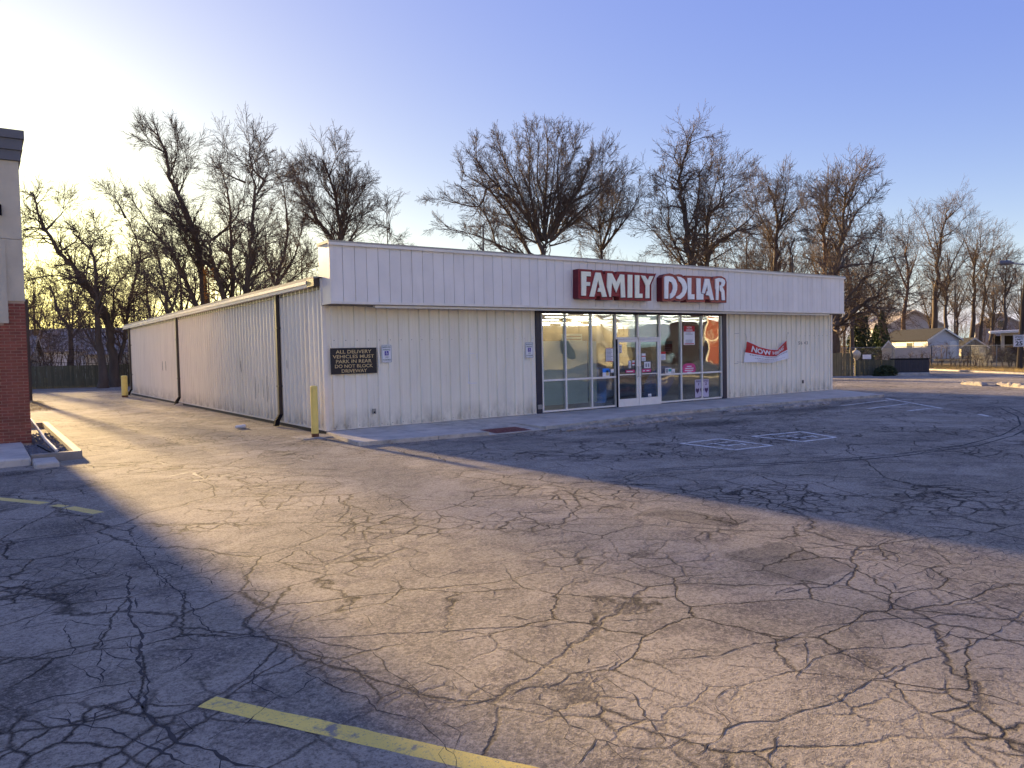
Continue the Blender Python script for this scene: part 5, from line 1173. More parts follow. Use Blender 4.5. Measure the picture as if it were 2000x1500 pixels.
# porch house at the right edge
ph = thing('porch', 'cream porch with flat white roof and square posts at the right edge', 'porch', (70.6, 13.2, GZ), R(-66))
for x in (.0, 1.75, 4.2): MB().box(x-.14, x+.14, 0, .28, 0, 2.45).build('post', M['sidecream'], ph)
MB().add([(-1.0, -.5, 2.6), (5.5, -.5, 2.75), (5.5, 4, 2.85), (-1.0, 4, 2.7), (-1.0, -.5, 2.8), (5.5, -.5, 2.98), (5.5, 4, 3.05), (-1.0, 4, 2.9)], [(0, 3, 2, 1), (4, 5, 6, 7), (0, 1, 5, 4), (1, 2, 6, 5), (2, 3, 7, 6), (3, 0, 4, 7)]).build('roof', M['trim'], ph)
MB().box(-.14, 5.4, .02, .26, 2.4, 2.62).build('beam', M['sidecream'], ph); MB().box(1.9, 5.4, 2.2, 2.4, 0, 2.4).build('wall', M['sidecream'], ph); MB().box(-.5, 5.4, 3.8, 3.95, 0, 2.4).build('wall', M['dark'], ph)
for k in range(9): MB().box(.2+k*.18, .29+k*.18, .1, .14, 0, .75).build('baluster', M['sidecream'], ph)
MB().box(.1, 1.9, .08, .16, .75, .82).build('handrail', M['sidecream'], ph)
# left background
house('house', 'low house with brown roof behind the left end of the board fence', -2.6, 63.0, R(80), 7, 14, 2.5, 1.6, 'sidecream', 'roofgrey', side_wins=[(1, 3, 1.0, 1.2, 1.0), (1, 8, 1.0, 1.2, 1.0)])
house('garden_shed', 'tiny white gabled shed peeking over the board fence', -3.4, 52.5, R(2), 1.3, 2, 1.75, .45, 'sidewhite', 'roofgrey', ov=.1, cat='shed')
house('house', 'pale house with dark grey roof behind the twin tree trunks', 7.0, 74.0, R(60), 7, 12, 3.0, 2.3, 'sidewhite', 'roofgrey', side_wins=[(1, 3, 1.0, 1.2, 1.0), (1, 7, 1.0, 1.2, 1.0)])
house('house', 'grey roofed house just left of the store back corner', 8.5, 66.0, R(20), 7, 9, 2.6, 1.9, 'sidecream', 'roofgrey', wins=[(-1.5, 1, 1.1, 1.1), (1.5, 1, 1.1, 1.1)])
for k, (x, y, z) in enumerate(((-20, 52, 7.2), (28, 52, 7.4))):
    t_ = thing('utility_pole', 'wooden utility pole behind the store carrying two wires' if k else 'wooden utility pole hidden behind the brick building', 'utility pole', (x, y, GZ)); MB().tube([(0, 0, 0), (0, 0, z)], [.15, .11], 8).build('pole', M['oldwood'], t_); MB().box(-.9, .9, -.05, .05, z-.6, z-.48).build('crossarm', M['oldwood'], t_)
for dz, lab in ((0, 'upper thin utility wire crossing the trees on the left'), (-.9, 'lower thin utility wire crossing the trees on the left')):
    tag(MB().tube([(-20+48*i/16, 52, 6.2+dz*1.2-3.6*(1-(2*i/16-1)**2)) for i in range(17)], .016, 4).build('utility_wire', M['black']), lab, 'wire')

# ---------------------------------------------------------------- right background pieces
db = thing('dumpster', 'low dark navy ribbed dumpster at the edge of the lot', 'dumpster', (39.4, 5.9, GZ), R(-58))
MB().box(-1.05, 1.05, 0, 1.0, .08, .92, b=.03).build('body', M['navy'], db)
for k in range(9): MB().box(-.98+k*.24, -.92+k*.24, -.03, -.001, .12, .86).build('rib', M['navy'], db)
MB().box(-1.1, 1.1, -.05, 1.05, .922, .97).build('lid', M['black'], db)
tag(MB().box(-1.0, .9, -.45, 0, 0, .16, b=.03).build('concrete_curb', M['kerb'], loc=(38.3, 5.2, GZ), rz=R(-60)), 'pale concrete curb lying before the dark dumpster', 'curb')
wsn = thing('yard_sign', 'small blank white board above the tan fence', 'sign', (*_av(1694, 51.6), GZ), R(-62)); MB().box(-.24, .24, 0, .03, .98, 1.25).build('board', M['printw'], wsn); MB().box(-.2, -.15, .03, .06, 0, 1.1).build('leg', M['timber'], wsn); MB().box(.15, .2, .03, .06, 0, 1.1).build('leg', M['timber'], wsn)
tk = thing('round_tank', 'round beige tank top rising behind the board fence', 'tank', (*_av(1673, 52.3), GZ)); V = []; 
MB().tube([(0, 0, 0), (0, 0, .95), (0, 0, 1.05), (0, 0, 1.2), (0, 0, 1.35), (0, 0, 1.47), (0, 0, 1.53), (0, 0, 1.55)], [.1, .1, .2, .28, .28, .2, .1, .02], 18).build('body', M['sidecream'], tk, smooth=True); MB().tube([(0, 0, 1.58), (0, 0, 1.66)], .05, 8).build('valve', M['galv'], tk)
up = thing('utility_pole', 'dark wooden utility pole with speed limit sign at the right edge', 'utility pole', (49.06, 3.67, GZ)); MB().tube([(0, 0, 0), (.1, -.18, 4), (.3, -.5, 9)], [.17, .15, .12], 10).build('pole', M['oldwood'], up)
sgn = thing('speed_limit_sign', 'white speed limit 25 sign on the wooden pole', 'sign', (48.85, 3.60, 1.42), R(-66)); MB().box(-.32, .32, -.06, -.045, 0, .78).build('plate', M['printw'], sgn)
for b in ((-.3, .3, .02, .035), (-.3, .3, .745, .76), (-.3, -.285, .035, .745), (.285, .3, .035, .745)): MB().box(b[0], b[1], -.064, -.0605, b[2], b[3]).build('border', M['ink'], sgn)
text('lettering', 'SPEED', -.24, .24, .58, .70, -.065, M['ink'], sgn, off=.02); text('lettering', 'LIMIT', -.22, .22, .42, .54, -.065, M['ink'], sgn, off=.02); text('lettering', '25', -.2, .2, .08, .36, -.065, M['ink'], sgn, off=.03)
slp = thing('street_lamp', 'grey street lamp arm reaching in at the right edge', 'street lamp', (36.6, -5.0, GZ))
MB().tube([(0, 0, 0), (0, 0, 4.6)], [.1, .07], 10).build('pole', M['galv'], slp)
MB().tube([(0, 0, 4.5), (-.6, 1.6, 5.0), (-1.1, 2.7, 5.5), (-1.6, 3.7, 5.75)], .035, 8).build('arm', M['galv'], slp); MB().tube([(-1.55, 3.6, 5.74), (-1.63, 3.8, 5.78), (-1.75, 4.15, 5.79), (-1.8, 4.3, 5.77)], [.05, .12, .12, .03], 10).build('lamp_head', M['cornice'], slp)

# ---------------------------------------------------------------- bare trees
class Tubes:
    def __init__(s): s.b = {}
    def add(s, P, r, n): s.b.setdefault((len(P), n), []).append((P, r))
    def mesh(s, name):
        VV, QQ, off = [], [], 0
        for (k, n), L in s.b.items():
            P = np.array([a for a, _ in L], float); Rr = np.array([b for _, b in L], float); B = len(L)
            T = np.gradient(P, axis=1); T /= np.linalg.norm(T, axis=2, keepdims=True)+1e-9
            ref = np.where(np.abs(T[..., 2:3]) < .9, np.array([0, 0, 1.]), np.array([1., 0, 0])); A = np.cross(T, ref); A /= np.linalg.norm(A, axis=2, keepdims=True)+1e-9; C = np.cross(A, T)
            an = 2*np.pi*np.arange(n)/n
            V = P[:, :, None]+Rr[:, :, None, None]*(A[:, :, None]*np.cos(an)[None, None, :, None]+C[:, :, None]*np.sin(an)[None, None, :, None])
            VV.append(V.reshape(-1, 3)); base = off+np.arange(B)[:, None, None]*k*n+np.arange(k-1)[None, :, None]*n; j = np.arange(n)[None, None, :]; jn = (j+1) % n
            QQ.append(np.stack([base+j, base+n+j, base+n+jn, base+jn], -1).reshape(-1, 4)); off += B*k*n
        if not VV: return None
        return np_mesh(name, np.concatenate(VV), np.concatenate(QQ))
g3 = random.gauss
def vadd(a, b, s=1): return (a[0]+b[0]*s, a[1]+b[1]*s, a[2]+b[2]*s)
def norm(a):
    l = math.sqrt(a[0]**2+a[1]**2+a[2]**2)+1e-9; return (a[0]/l, a[1]/l, a[2]/l)
def side_dir(d, ang):   # direction at angle from d around a random azimuth
    r = norm((g3(0, 1), g3(0, 1), g3(0, 1))); dt = r[0]*d[0]+r[1]*d[1]+r[2]*d[2]; p = norm((r[0]-d[0]*dt, r[1]-d[1]*dt, r[2]-d[2]*dt))
    c, s = math.cos(ang), math.sin(ang); return (d[0]*c+p[0]*s, d[1]*c+p[1]*s, d[2]*c+p[2]*s)
SEG = {2: 5, 3: 4, 4: 3}; SID = {2: 5, 3: 4, 4: 3}
def grow(tb, tw, p, d, L, r, lev, st):
    k = SEG[lev]; P = [p]; dd = d; rr = [r]
    for i in range(1, k):
        dd = norm((dd[0]+g3(0, st['gn']), dd[1]+g3(0, st['gn']), dd[2]+g3(0, st['gn'])+st['up'])); p = vadd(p, dd, L/(k-1)); P.append(p); rr.append(max(r*(1-.75*i/(k-1)), .0095))
    (tb if lev == 2 else tw).add(P, rr, SID[lev])
    if lev < 4:
        n = st['n'][lev-2]; n = int(n)+(random.random() < n-int(n))
        for i in range(n):
            t = .2+.8*(i+random.random())/n; x = t*(k-1); j = min(int(x), k-2); f = x-j
            q = tuple(P[j][a]*(1-f)+P[j+1][a]*f for a in range(3)); tang = norm(tuple(P[j+1][a]-P[j][a] for a in range(3)))
            grow(tb, tw, q, side_dir(tang, R(random.uniform(22, 52))), L*random.uniform(.38, .62)*(1.1-.35*t), rr[j]*.55, lev+1, st)
        grow(tb, tw, P[-1], dd, L*.45, rr[-1], lev+1, st)
def smooth_poly(P, n=3):   # Catmull-Rom through the drawn limb points, adding crookedness
    out = []; m = len(P)
    for i in range(m-1):
        p0, p1, p2, p3 = P[max(i-1, 0)], P[i], P[i+1], P[min(i+2, m-1)]
        for k in range(n):
            t = k/n; out.append(tuple(.5*((2*p1[a])+(-p0[a]+p2[a])*t+(2*p0[a]-5*p1[a]+4*p2[a]-p3[a])*t*t+(-p0[a]+3*p1[a]-3*p2[a]+p3[a])*t**3) for a in range(3)))
    out.append(P[-1]); return out
def tree(name, lab, base, limbs, st, bark='bark', twig='twig', grp=None):
    tb, t1, tw = Tubes(), Tubes(), Tubes(); bx, by = base; seen = []
    for li, (r0, P) in enumerate(limbs):
        if li: r0 *= .66
        P = [(a-bx, b-by, c-GZ) for a, b, c in P]; 
        if seen:
            c = min(seen, key=lambda q: math.dist(q, P[0]))
            if .12 < math.dist(c, P[0]) < 2.5: P = [c]+P
        full = sum(math.dist(a, b) for a, b in zip(P, P[1:])); cut = min(st['L']*.72, full*.35)   # twigs carry the limb on to its drawn tip
        while cut > 0 and len(P) > 2:
            d_ = math.dist(P[-1], P[-2])
            if d_ <= cut: P = P[:-1]; cut -= d_
            else: f = 1-cut/d_; P = P[:-1]+[tuple(a+(b-a)*f for a, b in zip(P[-2], P[-1]))]; cut = 0
        Q = smooth_poly(P, 3); m = len(Q); j = r0*.25*st.get('jit', 1)
        Q = [Q[0]]+[(x+g3(0, j), y+g3(0, j), z+g3(0, j*.5)) for x, y, z in Q[1:-1]]+[Q[-1]]
        for a, b in zip(Q, Q[1:]): seen += [a, tuple((x+y)/2 for x, y in zip(a, b))]
        seen.append(Q[-1])
        tot = sum(math.dist(a, b) for a, b in zip(Q, Q[1:])); rr = []; s = 0
        for i in range(m):
            if i: s += math.dist(Q[i-1], Q[i])
            rr.append(r0*(1-(st.get('tt', .86) if li == 0 else .86)*(s/tot)**.9))
        if li == 0: rr[0] *= 1.35; rr[1] *= 1.12
        # split long limbs into one tube of fixed count
        tb.add(Q, rr, 10 if r0 > .2 else 7)
        start = st.get('clear', .42) if li == 0 else .12
        s = 0; nxt = tot*start
        for i in range(1, m):
            seg = math.dist(Q[i-1], Q[i])
            while s+seg > nxt:
                f = (nxt-s)/seg; q = tuple(Q[i-1][a]*(1-f)+Q[i][a]*f for a in range(3)); tang = norm(tuple(Q[i][a]-Q[i-1][a] for a in range(3))); fr_ = nxt/tot
                L = st['L']*random.uniform(.55, 1.15)*(1.15-.72*fr_)
                grow(t1, tw, q, side_dir(tang, R(random.uniform(*st.get('ang', (25, 60))))), L, max(min(rr[i]*.55, .09), .02), 2, st)
                nxt += st['gap']*random.uniform(.6, 1.4)
            s += seg
        tang = norm(tuple(Q[-1][a]-Q[-2][a] for a in range(3)))
        for _ in range(3): grow(t1, tw, Q[-1], side_dir(tang, R(random.uniform(5, 28))), st['L']*random.uniform(.45, .7), max(rr[-1]*.8, .02), 2, st)
    o = thing(name, lab, 'tree', (bx, by, GZ), 0, grp)
    for nm, T_, m in (('trunk', tb, bark), ('branches', t1, twig), ('crown', tw, twig)):
        me = T_.mesh(nm)
        if me: link(nm, me, M[m], o)
    return o
FAN = dict(gn=.13, up=.04, L=2.5, gap=.27, n=(7, 5), ang=(14, 42), jit=.3); GNARL = dict(gn=.24, up=.03, L=2.5, gap=.32, n=(6.5, 4.8)); BIG = dict(gn=.15, up=.07, L=4.0, gap=.5, n=(6.5, 4)); DENSE = dict(gn=.18, up=.04, L=3.0, gap=.29, n=(6.5, 4.8))
HT = {'twin_left': ('large bare tree with trunk arching left over the driveway end', GNARL, 'bark'), 'twin_right': ('bare tree with straight trunk pressed against the arching tree', GNARL, 'bark'), 'slim_left': ('slender bare tree beyond the board fence left of the arching tree', BIG, 'bark'),
 'bent_left': ('bent bare tree leaning out from behind the brick building', GNARL, 'bark'), 'v_low': ('bare tree forking low above the far end of the store roof', GNARL, 'bark'), 'tall_left': ('tallest bare tree on the left with two long slanting stems', FAN, 'bark'),
 'cluster': ('dense cluster of dark bare stems behind the middle of the side wall', DENSE, 'bark'), 'cluster_back': ('thin stemmed bare tree right of the dark cluster', FAN, 'bark'), 'fan_left': ('fan shaped bare tree directly behind the left end of the fascia', FAN, 'bark'),
 'small_right_of_fan': ('small crooked bare treetop right of the fan shaped tree', GNARL, 'bark'), 'elm': ('great round bare tree spreading like a fan over the middle of the roof', dict(FAN, tt=.35, clear=.95, gap=.36, n=(6.5, 4.4), L=2.2, ang=(12, 38)), 'bark'), 'elm_side': ('bare tree with sawn leader just right of the great round tree', FAN, 'bark'),
 'stub_center': ('dark sawn off trunk left of the great round tree', dict(GNARL, L=1.3, gap=1.6), 'bark'), 'crooked': ('tall crooked dark tree above the word DOLLAR', GNARL, 'bark'), 'spreading': ('dark bare tree with long limbs reaching right above the fascia', DENSE, 'bark'),
 'mid_back': ('upright bare tree behind the long reaching limbs', DENSE, 'bark'), 'low_crook': ('low black crooked stem just above the right part of the coping', dict(GNARL, L=1.4, gap=1.2), 'bark'), 'brown_upright': ('brownish upright bare tree near the right end of the fascia', DENSE, 'barkred'),
 'tall_right': ('tall bare tree with wide top near the right end of the fascia', DENSE, 'bark'), 'sprawling': ('sprawling dark tree at the right store corner with low horizontal limbs', dict(GNARL, L=2.8, gap=.42), 'bark'), 'reddish': ('reddish barked tree rising behind the white garage', BIG, 'barkred'),
 'round_right': ('tall round crowned tree behind the white garage gable', BIG, 'bark'), 'fork_right': ('forked dark tree beside the round crowned tree', BIG, 'bark'), 'thin_a': ('thin straight dark trunk right of the garage gable', BIG, 'bark'),
 'straight_right': ('straight dark trunk tree behind the distant two storey house', BIG, 'bark'), 'leaning_right': ('slightly leaning tree right of the straight dark trunk', BIG, 'bark'), 'edge_right': ('slim bare tree above the porch at the right edge', BIG, 'bark'), 'edge_far': ('thin far tree between the leaning tree and the porch', BIG, 'bark')}
for k, (b, L) in HERO.items():
    limbs = [(r, [tuple(float(c) for c in q.split(',')) for q in s.split()]) for r, s in L]
    if k in ('elm', 'elm_side', 'fan_left'):    # more leaders radiating from the fork to fill the fan
        fk = limbs[0][1][-1] if k == 'elm' else limbs[0][1][2]; n_, R_ = {'elm': (13, 9.8), 'elm_side': (3, 5.5), 'fan_left': (3, 6.5)}[k]; r_ = random.Random(k)
        for i in range(n_):
            th = R(10+64*((i*.618) % 1)**.9); az = r_.choice((-1, 1))*(r_.random()**.7)*1.2+(math.pi if i % 2 else 0)-yaw; RR = R_*(1-.10*math.sin(th))*r_.uniform(.85, 1); u_ = (math.cos(az)*math.sin(th), math.sin(az)*math.sin(th))
            limbs.append((r_.uniform(.09, .14), [(fk[0]+u_[0]*RR*t, fk[1]+u_[1]*RR*t, fk[2]-.25*(i % 4)+RR*math.cos(th)*t+1.1*t*t*math.sin(th)) for t in (0, .25, .5, .75, 1)]))
    lab, st, bk = HT[k]; tree('bare_tree', lab, b, limbs, st, bk)

# generic bare trees that fill the belt behind; shared meshes
def auto_limbs(H, W_, seed, lean=0):
    r = random.Random(seed); fork = H*r.uniform(.22, .34); L = [(H*.016, [(0, 0, -.2), (lean*.3, 0, fork*.5), (lean*.6, 0, fork), (lean, r.uniform(-.5, .5), H*.7), (lean*1.2, 0, H*.93)])]
    for i in range(7):
        a = 2*math.pi*i/7+r.uniform(-.3, .3); z0 = fork*r.uniform(.8, 1.5); w = W_*r.uniform(.55, 1); h = H*r.uniform(.7, .98)
        L.append((H*.009, [(lean*.5, 0, z0), (lean*.5+w*.3*math.cos(a), w*.3*math.sin(a), z0+(h-z0)*.35), (lean*.5+w*.65*math.cos(a), w*.65*math.sin(a), z0+(h-z0)*.7), (lean*.5+w*.8*math.cos(a), w*.8*math.sin(a), h)]))
    return L
protos = []
for i, (H_, W_t, sd_) in enumerate(((15, 4.5, 1), (17, 5.5, 2), (13, 5, 3))):
    protos.append((H_, tree('bare_tree', 'bare winter tree in the belt of trees behind the lots', (0, 0), [(r, [(x, y, z+GZ) for x, y, z in P]) for r, P in auto_limbs(H_, W_t, sd_)], dict(BIG, gap=.8, L=3.2, n=(5.5, 4)), 'bark', grp='bare trees in the belt behind')))
def along_view(px, d, f=1473.4):   # bearing across the view -> ground position
    a = yaw+math.atan((px-1000)/f); return (CAM.x+d*math.sin(a), CAM.y+d*math.cos(a))
spots = []
BELT_ = '''right beside the brick wall corner|between the arching tree and the brick wall|right behind the trunk of the arching tree|above the far back corner of the store|over the farthest stretch of the gutter|behind the lower slanting stem of the tallest left tree|behind the middle of the eave, low and near|seen through the right side of the dark cluster|low behind the fascia end and fan shaped tree|in the gap right of the fan shaped tree|small and faint, alone over the left fascia|left of the sawn off trunk|behind the lowest left limbs of the great round tree|faint, behind the trunk of the great round tree|behind the letters FAM, below the great round tree|behind the right edge of the great round tree|in the gap left of the crooked tree|behind the left stems of the crooked tree|behind the crooked tree trunk and word DOLLAR|behind the long reaching limbs, taller one|low behind the upright tree right of the sign|far and tall, right of the upright tree|behind the brownish upright tree|far behind the right end of the fascia|near the right fascia corner, behind the sprawling tree|faint and tall behind the sprawling limbs|just left of the narrow evergreens|above the garage roof, left half|above the garage roof, far and tall|just left of the round crowned tree|far behind the round crowned tree|between the two storey house and the straight trunk|right of the leaning tree, far and tall|above the left end of the porch|above the middle of the porch, very far|very far behind the sprawling tree trunk|outside the frame beyond the street lamp|very faint, behind the left board fence|half hidden by the brick building cornice side'''
rr_ = random.Random(11)
for px, d, h in ((75, 92, 13), (160, 100, 12), (215, 110, 14), (262, 84, 13), (300, 96, 15), (360, 74, 15), (520, 80, 15), (600, 78, 15), (700, 84, 12), (790, 96, 9), (850, 88, 11), (930, 84, 12), (985, 100, 11), (1120, 92, 12), (1210, 82, 12), (1275, 90, 13), (1320, 78, 13), (1400, 92, 16), (1465, 74, 15.5), (1500, 100, 19), (1545, 76, 15.5), (1620, 92, 18),
                 (1665, 84, 15), (1690, 112, 15), (1725, 96, 12), (1745, 130, 17), (1790, 142, 18), (1820, 125, 15), (1870, 150, 18), (1905, 135, 15), (1940, 150, 17), (1970, 128, 14), (1995, 145, 16), (1650, 140, 15), (2030, 110, 14), (110, 130, 14), (30, 118, 15)):
    spots.append((px, d, h))
used = set()
BELT = ['bare background tree %s' % q for q in BELT_.split('|')]
for i, (px, d, h) in enumerate(spots):
    if px in (1745, 1790, 1905, 1970, 2030, 30): continue
    H_, pr = protos[i % 3]; x, y = along_view(px, d); o = pr
    if i % 3 in used or i >= 3 and (i % 3) in used:
        o = pr.copy(); COL.objects.link(o)
        for ch in pr.children:
            if ch.name.split('.')[0] in ('trunk', 'branches', 'crown'): c = ch.copy(); COL.objects.link(c); c.parent = o
    used.add(i % 3); o['label'] = BELT[i]
    s = h/H_; o.location = (x, y, GZ); o.rotation_euler = (0, 0, rr_.uniform(0, 6.28)); o.scale = (s*rr_.uniform(.9, 1.15), s*rr_.uniform(.9, 1.15), s)
# far scrub belt along the horizon (one mass of twigs)
def scrub(name, lab, pts, hmin, hmax, n, m, spread):
    tb = Tubes()
    for (x0, y0), (x1, y1) in zip(pts, pts[1:]):
        for i in range(n):
            t = random.random(); x, y = x0+(x1-x0)*t+g3(0, spread), y0+(y1-y0)*t+g3(0, spread); h = random.uniform(hmin, hmax)
            for k in range(3):
                dx_, dy_ = g3(0, .22), g3(0, .22); P = [(x, y, GZ), (x+dx_*h*.4, y+dy_*h*.4, h*.45), (x+dx_*h+g3(0, .2), y+dy_*h+g3(0, .2), h*random.uniform(.75, 1))]; tb.add(P, [.03, .02, .008], 3)
                for q in range(5):
                    s_ = random.uniform(.3, .9); a = (x+dx_*h*s_, y+dy_*h*s_, h*s_); L_ = h*.28; tb.add([a, (a[0]+g3(0, .4)*L_, a[1]+g3(0, .4)*L_, a[2]+L_*.6), (a[0]+g3(0, .8)*L_, a[1]+g3(0, .8)*L_, a[2]+L_)], [.014, .01, .006], 3)
    tag(link(name, tb.mesh(name), M[m]), lab, 'brush', kind='stuff')
scrub('brush', 'leafless brush and saplings behind the board fence on the left', [(-12, 56), (2, 50), (14, 50)], 2.0, 5.5, 75, 'twig', 1.6)
scrub('brush', 'tangled leafless saplings behind the store and houses', [(20, 62), (45, 52), (62, 40)], 3, 7, 90, 'twig', 3)
scrub('brush', 'leafless thicket beyond the houses on the right', [(95, 60), (125, 52), (140, 30), (150, 10)], 4, 9, 110, 'twig', 4)
scrub('brush', 'dry weeds and vines along the chain link fence', [(53, 19), (56.2, 11.5), (52.5, 4.6), (50.2, 1)], .4, 1.2, 22, 'twig', .35)
scrub('brush', 'pale dry ornamental grass clump under the porch', [(69.6, 13.2), (70.6, 11.2)], .6, 1.2, 60, 'barkred', .3)
scrub('brush', 'leafless hedge between the houses beyond the fence', [(74, 30), (84, 22), (96, 16)], .8, 2.0, 30, 'twig', 1.2)

# leafy things: small leaf faces through a volume
def leaves(name, lab, base, shape, n, s, m, parent=None, cat=None):
    V = []; 
    P = np.array([shape() for _ in range(n)]); A = rng.normal(0, 1, (n, 3)); A /= np.linalg.norm(A, axis=1)[:, None]; B = np.cross(A, rng.normal(0, 1, (n, 3))); B /= np.linalg.norm(B, axis=1)[:, None]
    sz = s*rng.uniform(.6, 1.4, (n, 1)); V = np.stack([P-A*sz, P-B*sz*.6, P+A*sz, P+B*sz*.6], 1).reshape(-1, 3)
    me = np_mesh(name, V, np.arange(4*n).reshape(-1, 4)); return link(name, me, M[m], parent)
def cone_pt(h, r, z0=.1, p=.8):
    def f():
        t = random.random()**1.2; a = random.uniform(0, 6.28); k = random.random()**.35*(1+.2*math.sin(7*a+9*t)); q = r*(1-t)**p*k*(1 if t > .06 else .7); return (q*math.cos(a), q*math.sin(a), z0+h*t)
    return f
for px, d, h, r, lab in ((1724, 92, 5.4, 1.05, 'tallest dark narrow evergreen left of the garage roof'), (1712, 93, 3.9, 1.0, 'shorter evergreen beside the tallest narrow evergreen')):
    x, y = along_view(px, d); t_ = thing('evergreen_tree', lab, 'tree', (x, y, GZ)); leaves('crown', '', None, cone_pt(h, r), 5000, .11, 'ever', t_); MB().tube([(0, 0, 0), (0, 0, h*.85)], [.12, .03], 6).build('trunk', M['bark'], t_)
x, y = along_view(1681, 88); t_ = thing('ivy_covered_tree', 'dark ivy covered stump tree left of the narrow evergreens', 'tree', (x, y, GZ))
leaves('crown', '', None, lambda: (lambda a, t, k: ((1.0+.35*math.sin(5*t))*k*math.cos(a), (1.0+.35*math.sin(5*t))*k*math.sin(a), .2+4.6*t))(random.uniform(0, 6.28), random.random(), random.random()**.5*1.05), 4500, .12, 'ivy', t_); MB().tube([(0, 0, 0), (0, 0, 5)], [.25, .15], 8).build('trunk', M['bark'], t_)
o = leaves('bush', '', None, lambda: (lambda a, b, k: (1.0*k*math.cos(a)*math.cos(b), .6*k*math.sin(a)*math.cos(b), .62*k*abs(math.sin(b))))(random.uniform(0, 6.28), random.uniform(0, 1.57), random.random()**.3), 2600, .06, 'ivy'); o.location = (37.2, 6.2, GZ); tag(o, 'low dark bush at the foot of the mossy board fence', 'bush')
# ivy with dead orange leaves on a stem of the cluster
x, y = along_view(417, 55.5); t_ = thing('climbing_vine', 'vine with dead orange leaves climbing a trunk of the dark cluster', 'vine', (x, y, GZ)); leaves('foliage', '', None, lambda: (lambda t, a: ((.32*math.cos(a))+(-.06*t), .32*math.sin(a), 2.5+5.6*t))(random.random(), random.uniform(0, 6.28)), 1100, .06, 'leafor', t_); MB().tube([(0, 0, 0), (-.1, 0, 8)], [.1, .04], 6).build('stem', M['barkred'], t_)
# dry grass and leaf litter on the verge, along the kerbs and walls
def tufts(name, lab, fn, n, h, m):
    tb = Tubes()
    for _ in range(n):
        x, y = fn(); hh = h*random.uniform(.5, 1.3); tb.add([(x, y, GZ-.02), (x+g3(0, .3)*hh, y+g3(0, .3)*hh, GZ+hh)], [.006, .002], 3)
    tag(link(name, tb.mesh(name), M[m]), lab, 'grass', kind='stuff')
M['straw'] = mat('dry_straw', (.33, .24, .10), .9, .4, 2, 0)
def verge_pt():
    s = random.uniform(-8, 22); o_ = random.uniform(.1, 7); return along(s, -o_, 0)[:2]
tufts('dry_grass', 'dry straw coloured grass on the verge beyond the road', verge_pt, 9000, .16, 'straw')
tufts('dry_grass', 'dry weeds at the foot of the driveway board fence', lambda: (lambda t: (-9+13.5*t+g3(0, .2), 47.2-5*t-abs(g3(0, .25))))(random.random()), 1800, .16, 'straw')
tufts('dry_grass', 'tufts of dry moss and grass beside the dark post', lambda: (-5.4+random.random()*.9+g3(0, .1), 17+random.random()*9), 1500, .05, 'straw')

# ---------------------------------------------------------------- across the street, behind the photographer (seen in the shop windows)
far = [(120, -95), (-90, -95), (-90, -140), (120, -140)]
M['sidetan'] = mat('tan_stucco', (.50, .47, .41), .8, .08, 1, .1)
t_ = house('building', 'long tan building with grey roof across the street', -30, -57, R(-90), 16, 87, 5.4, 1.8, 'sidetan', 'roofgrey', side_wins=[(-1, 6+8*i, 1.2, 2.0, 1.7) for i in range(10)], cat='building')  # enlarged and moved nearer so its sunlit wall bounces light to the shopfront
M['redwall'] = mat('red_clapboard', (.30, .07, .035), .8, .15, 3, .1)
rb = thing('building', 'red gabled building with white trim across the street', 'building', (66, -44, GZ), R(18))
MB().box(0, 16, -10, 0, 0, 6.2).build('wall', M['redwall'], rb)
for b in ((-.1, 16.1, 0, .12, 6.0, 6.4), (-.1, 16.1, 0, .12, 2.9, 3.15), (-.12, .15, -.1, .13, 0, 6.4), (5, 5.25, 0.01, .14, 0, 6), (10.5, 10.75, .01, .14, 0, 6)): MB().box(*b).build('trim', M['trim'], rb)
f = MB().box(1.6, 2.9, .01, .1, 4.0, 5.3).build('window', M['trim'], rb); MB().box(1.75, 2.75, .101, .11, 4.15, 5.15).build('pane', M['winglass'], f)
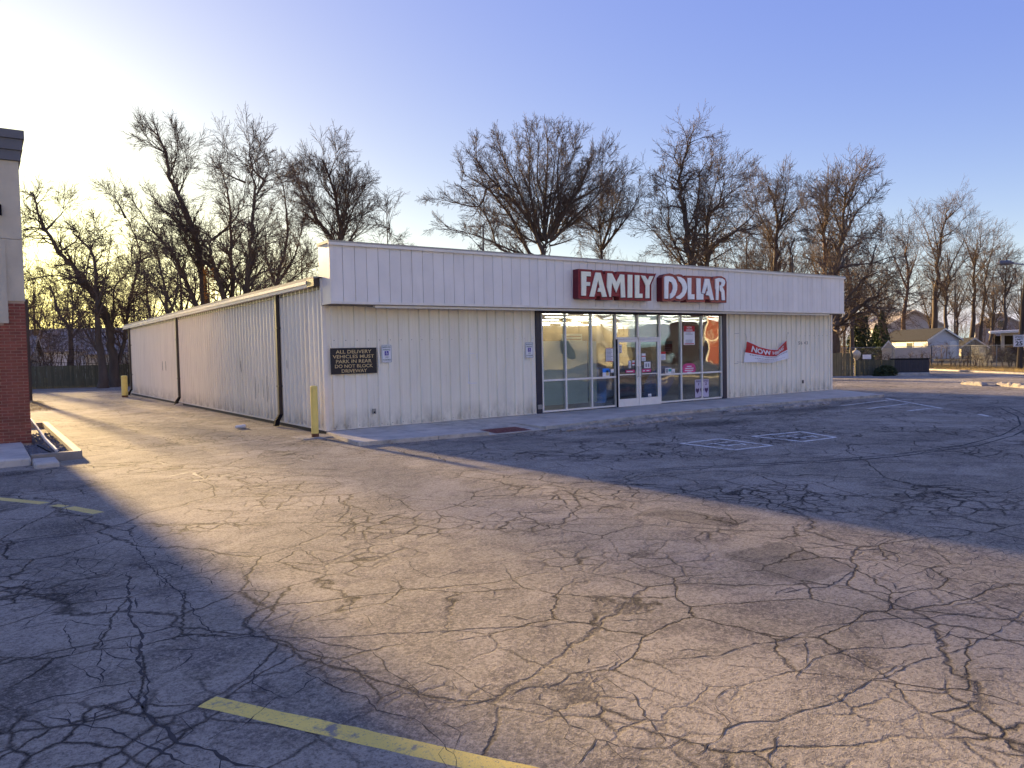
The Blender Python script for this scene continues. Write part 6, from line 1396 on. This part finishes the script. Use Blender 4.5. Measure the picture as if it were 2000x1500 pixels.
# parked car
car = thing('parked_car', 'pale parked saloon car across the street', 'car', (31, -37, GZ), R(4)); M['carpaint'] = mat('pale_car_paint', (.55, .56, .58), .25, .04, 1, 0, spec=.7)
prof = [(-2.25, .35), (-2.3, .62), (-2.15, .88), (-1.35, .98), (-.75, 1.36), (.55, 1.40), (1.25, 1.0), (2.05, .92), (2.28, .68), (2.3, .35), (1.85, .25), (-1.85, .25)]
def body(pr_, ys):
    V = []; 
    for y, k in ys: V += [(x, y, .25+(z-.25)*k if z > .9 else z) for x, z in pr_]
    n = len(pr_); Fc = [tuple(range(n))]
    for j in range(len(ys)-1):
        for i in range(n): Fc.append((j*n+i, (j+1)*n+i, (j+1)*n+(i+1) % n, j*n+(i+1) % n))
    Fc.append(tuple(range((len(ys)-1)*n, len(ys)*n))[::-1]); return MB().add(V, Fc)
body(prof, [(-.9, .93), (-.78, 1), (.78, 1), (.9, .93)]).build('body', M['carpaint'], car)
for s in (-1, 1):
    MB().prism([(-1.15, .97), (-.68, 1.28), (-.1, 1.3), (-.1, .97)], s*.885, s*.91, 'y').build('side_window', M['winglass'], car); MB().prism([(-.02, .97), (-.02, 1.3), (.48, 1.3), (.98, .97)], s*.885, s*.91, 'y').build('side_window', M['winglass'], car)
    for x in (-1.4, 1.42):
        w_ = MB().tube([(x, s*.72, .33), (x, s*.93, .33)], .33, 18).build('wheel', M['tyreblack'], car); MB().tube([(x, s*.931, .33), (x, s*.945, .33)], .2, 14).build('rim', M['galv'], w_)
    MB().box(2.2, 2.31, s*.62-.17, s*.62+.17, .62, .76).build('headlight', M['printw'], car)
tp = thing('utility_pole', 'utility pole across the street', 'utility pole', (20, -26, GZ)); MB().tube([(0, 0, 0), (0, 0, 10)], [.17, .12], 8).build('pole', M['oldwood'], tp); MB().box(-1, 1, -.05, .05, 9, 9.12).build('crossarm', M['oldwood'], tp)
for i, (x, y, h) in enumerate(((10, -80, 15), (24, -84, 16), (38, -80, 14), (52, -72, 16), (66, -60, 15), (80, -52, 16), (-6, -78, 15), (-22, -74, 16))):
    H_, pr = protos[i % 3]; o = pr.copy(); COL.objects.link(o); o['label'] = 'bare winter tree across the street behind the photographer, number %s from the west' % ('one', 'two', 'three', 'four', 'five', 'six', 'seven', 'eight')[(2, 3, 4, 5, 6, 7, 1, 0)[i]]; o['group'] = 'bare trees across the street'
    for ch in pr.children:
        c = ch.copy(); COL.objects.link(c); c.parent = o
    o.location = (x, y, GZ); o.rotation_euler = (0, 0, i*1.3); o.scale = (h/H_,)*3

#print('TRIS', sum(len(o.data.polygons)*2 for o in bpy.data.objects if o.type == 'MESH' and o.data.users == 1)/1e6)
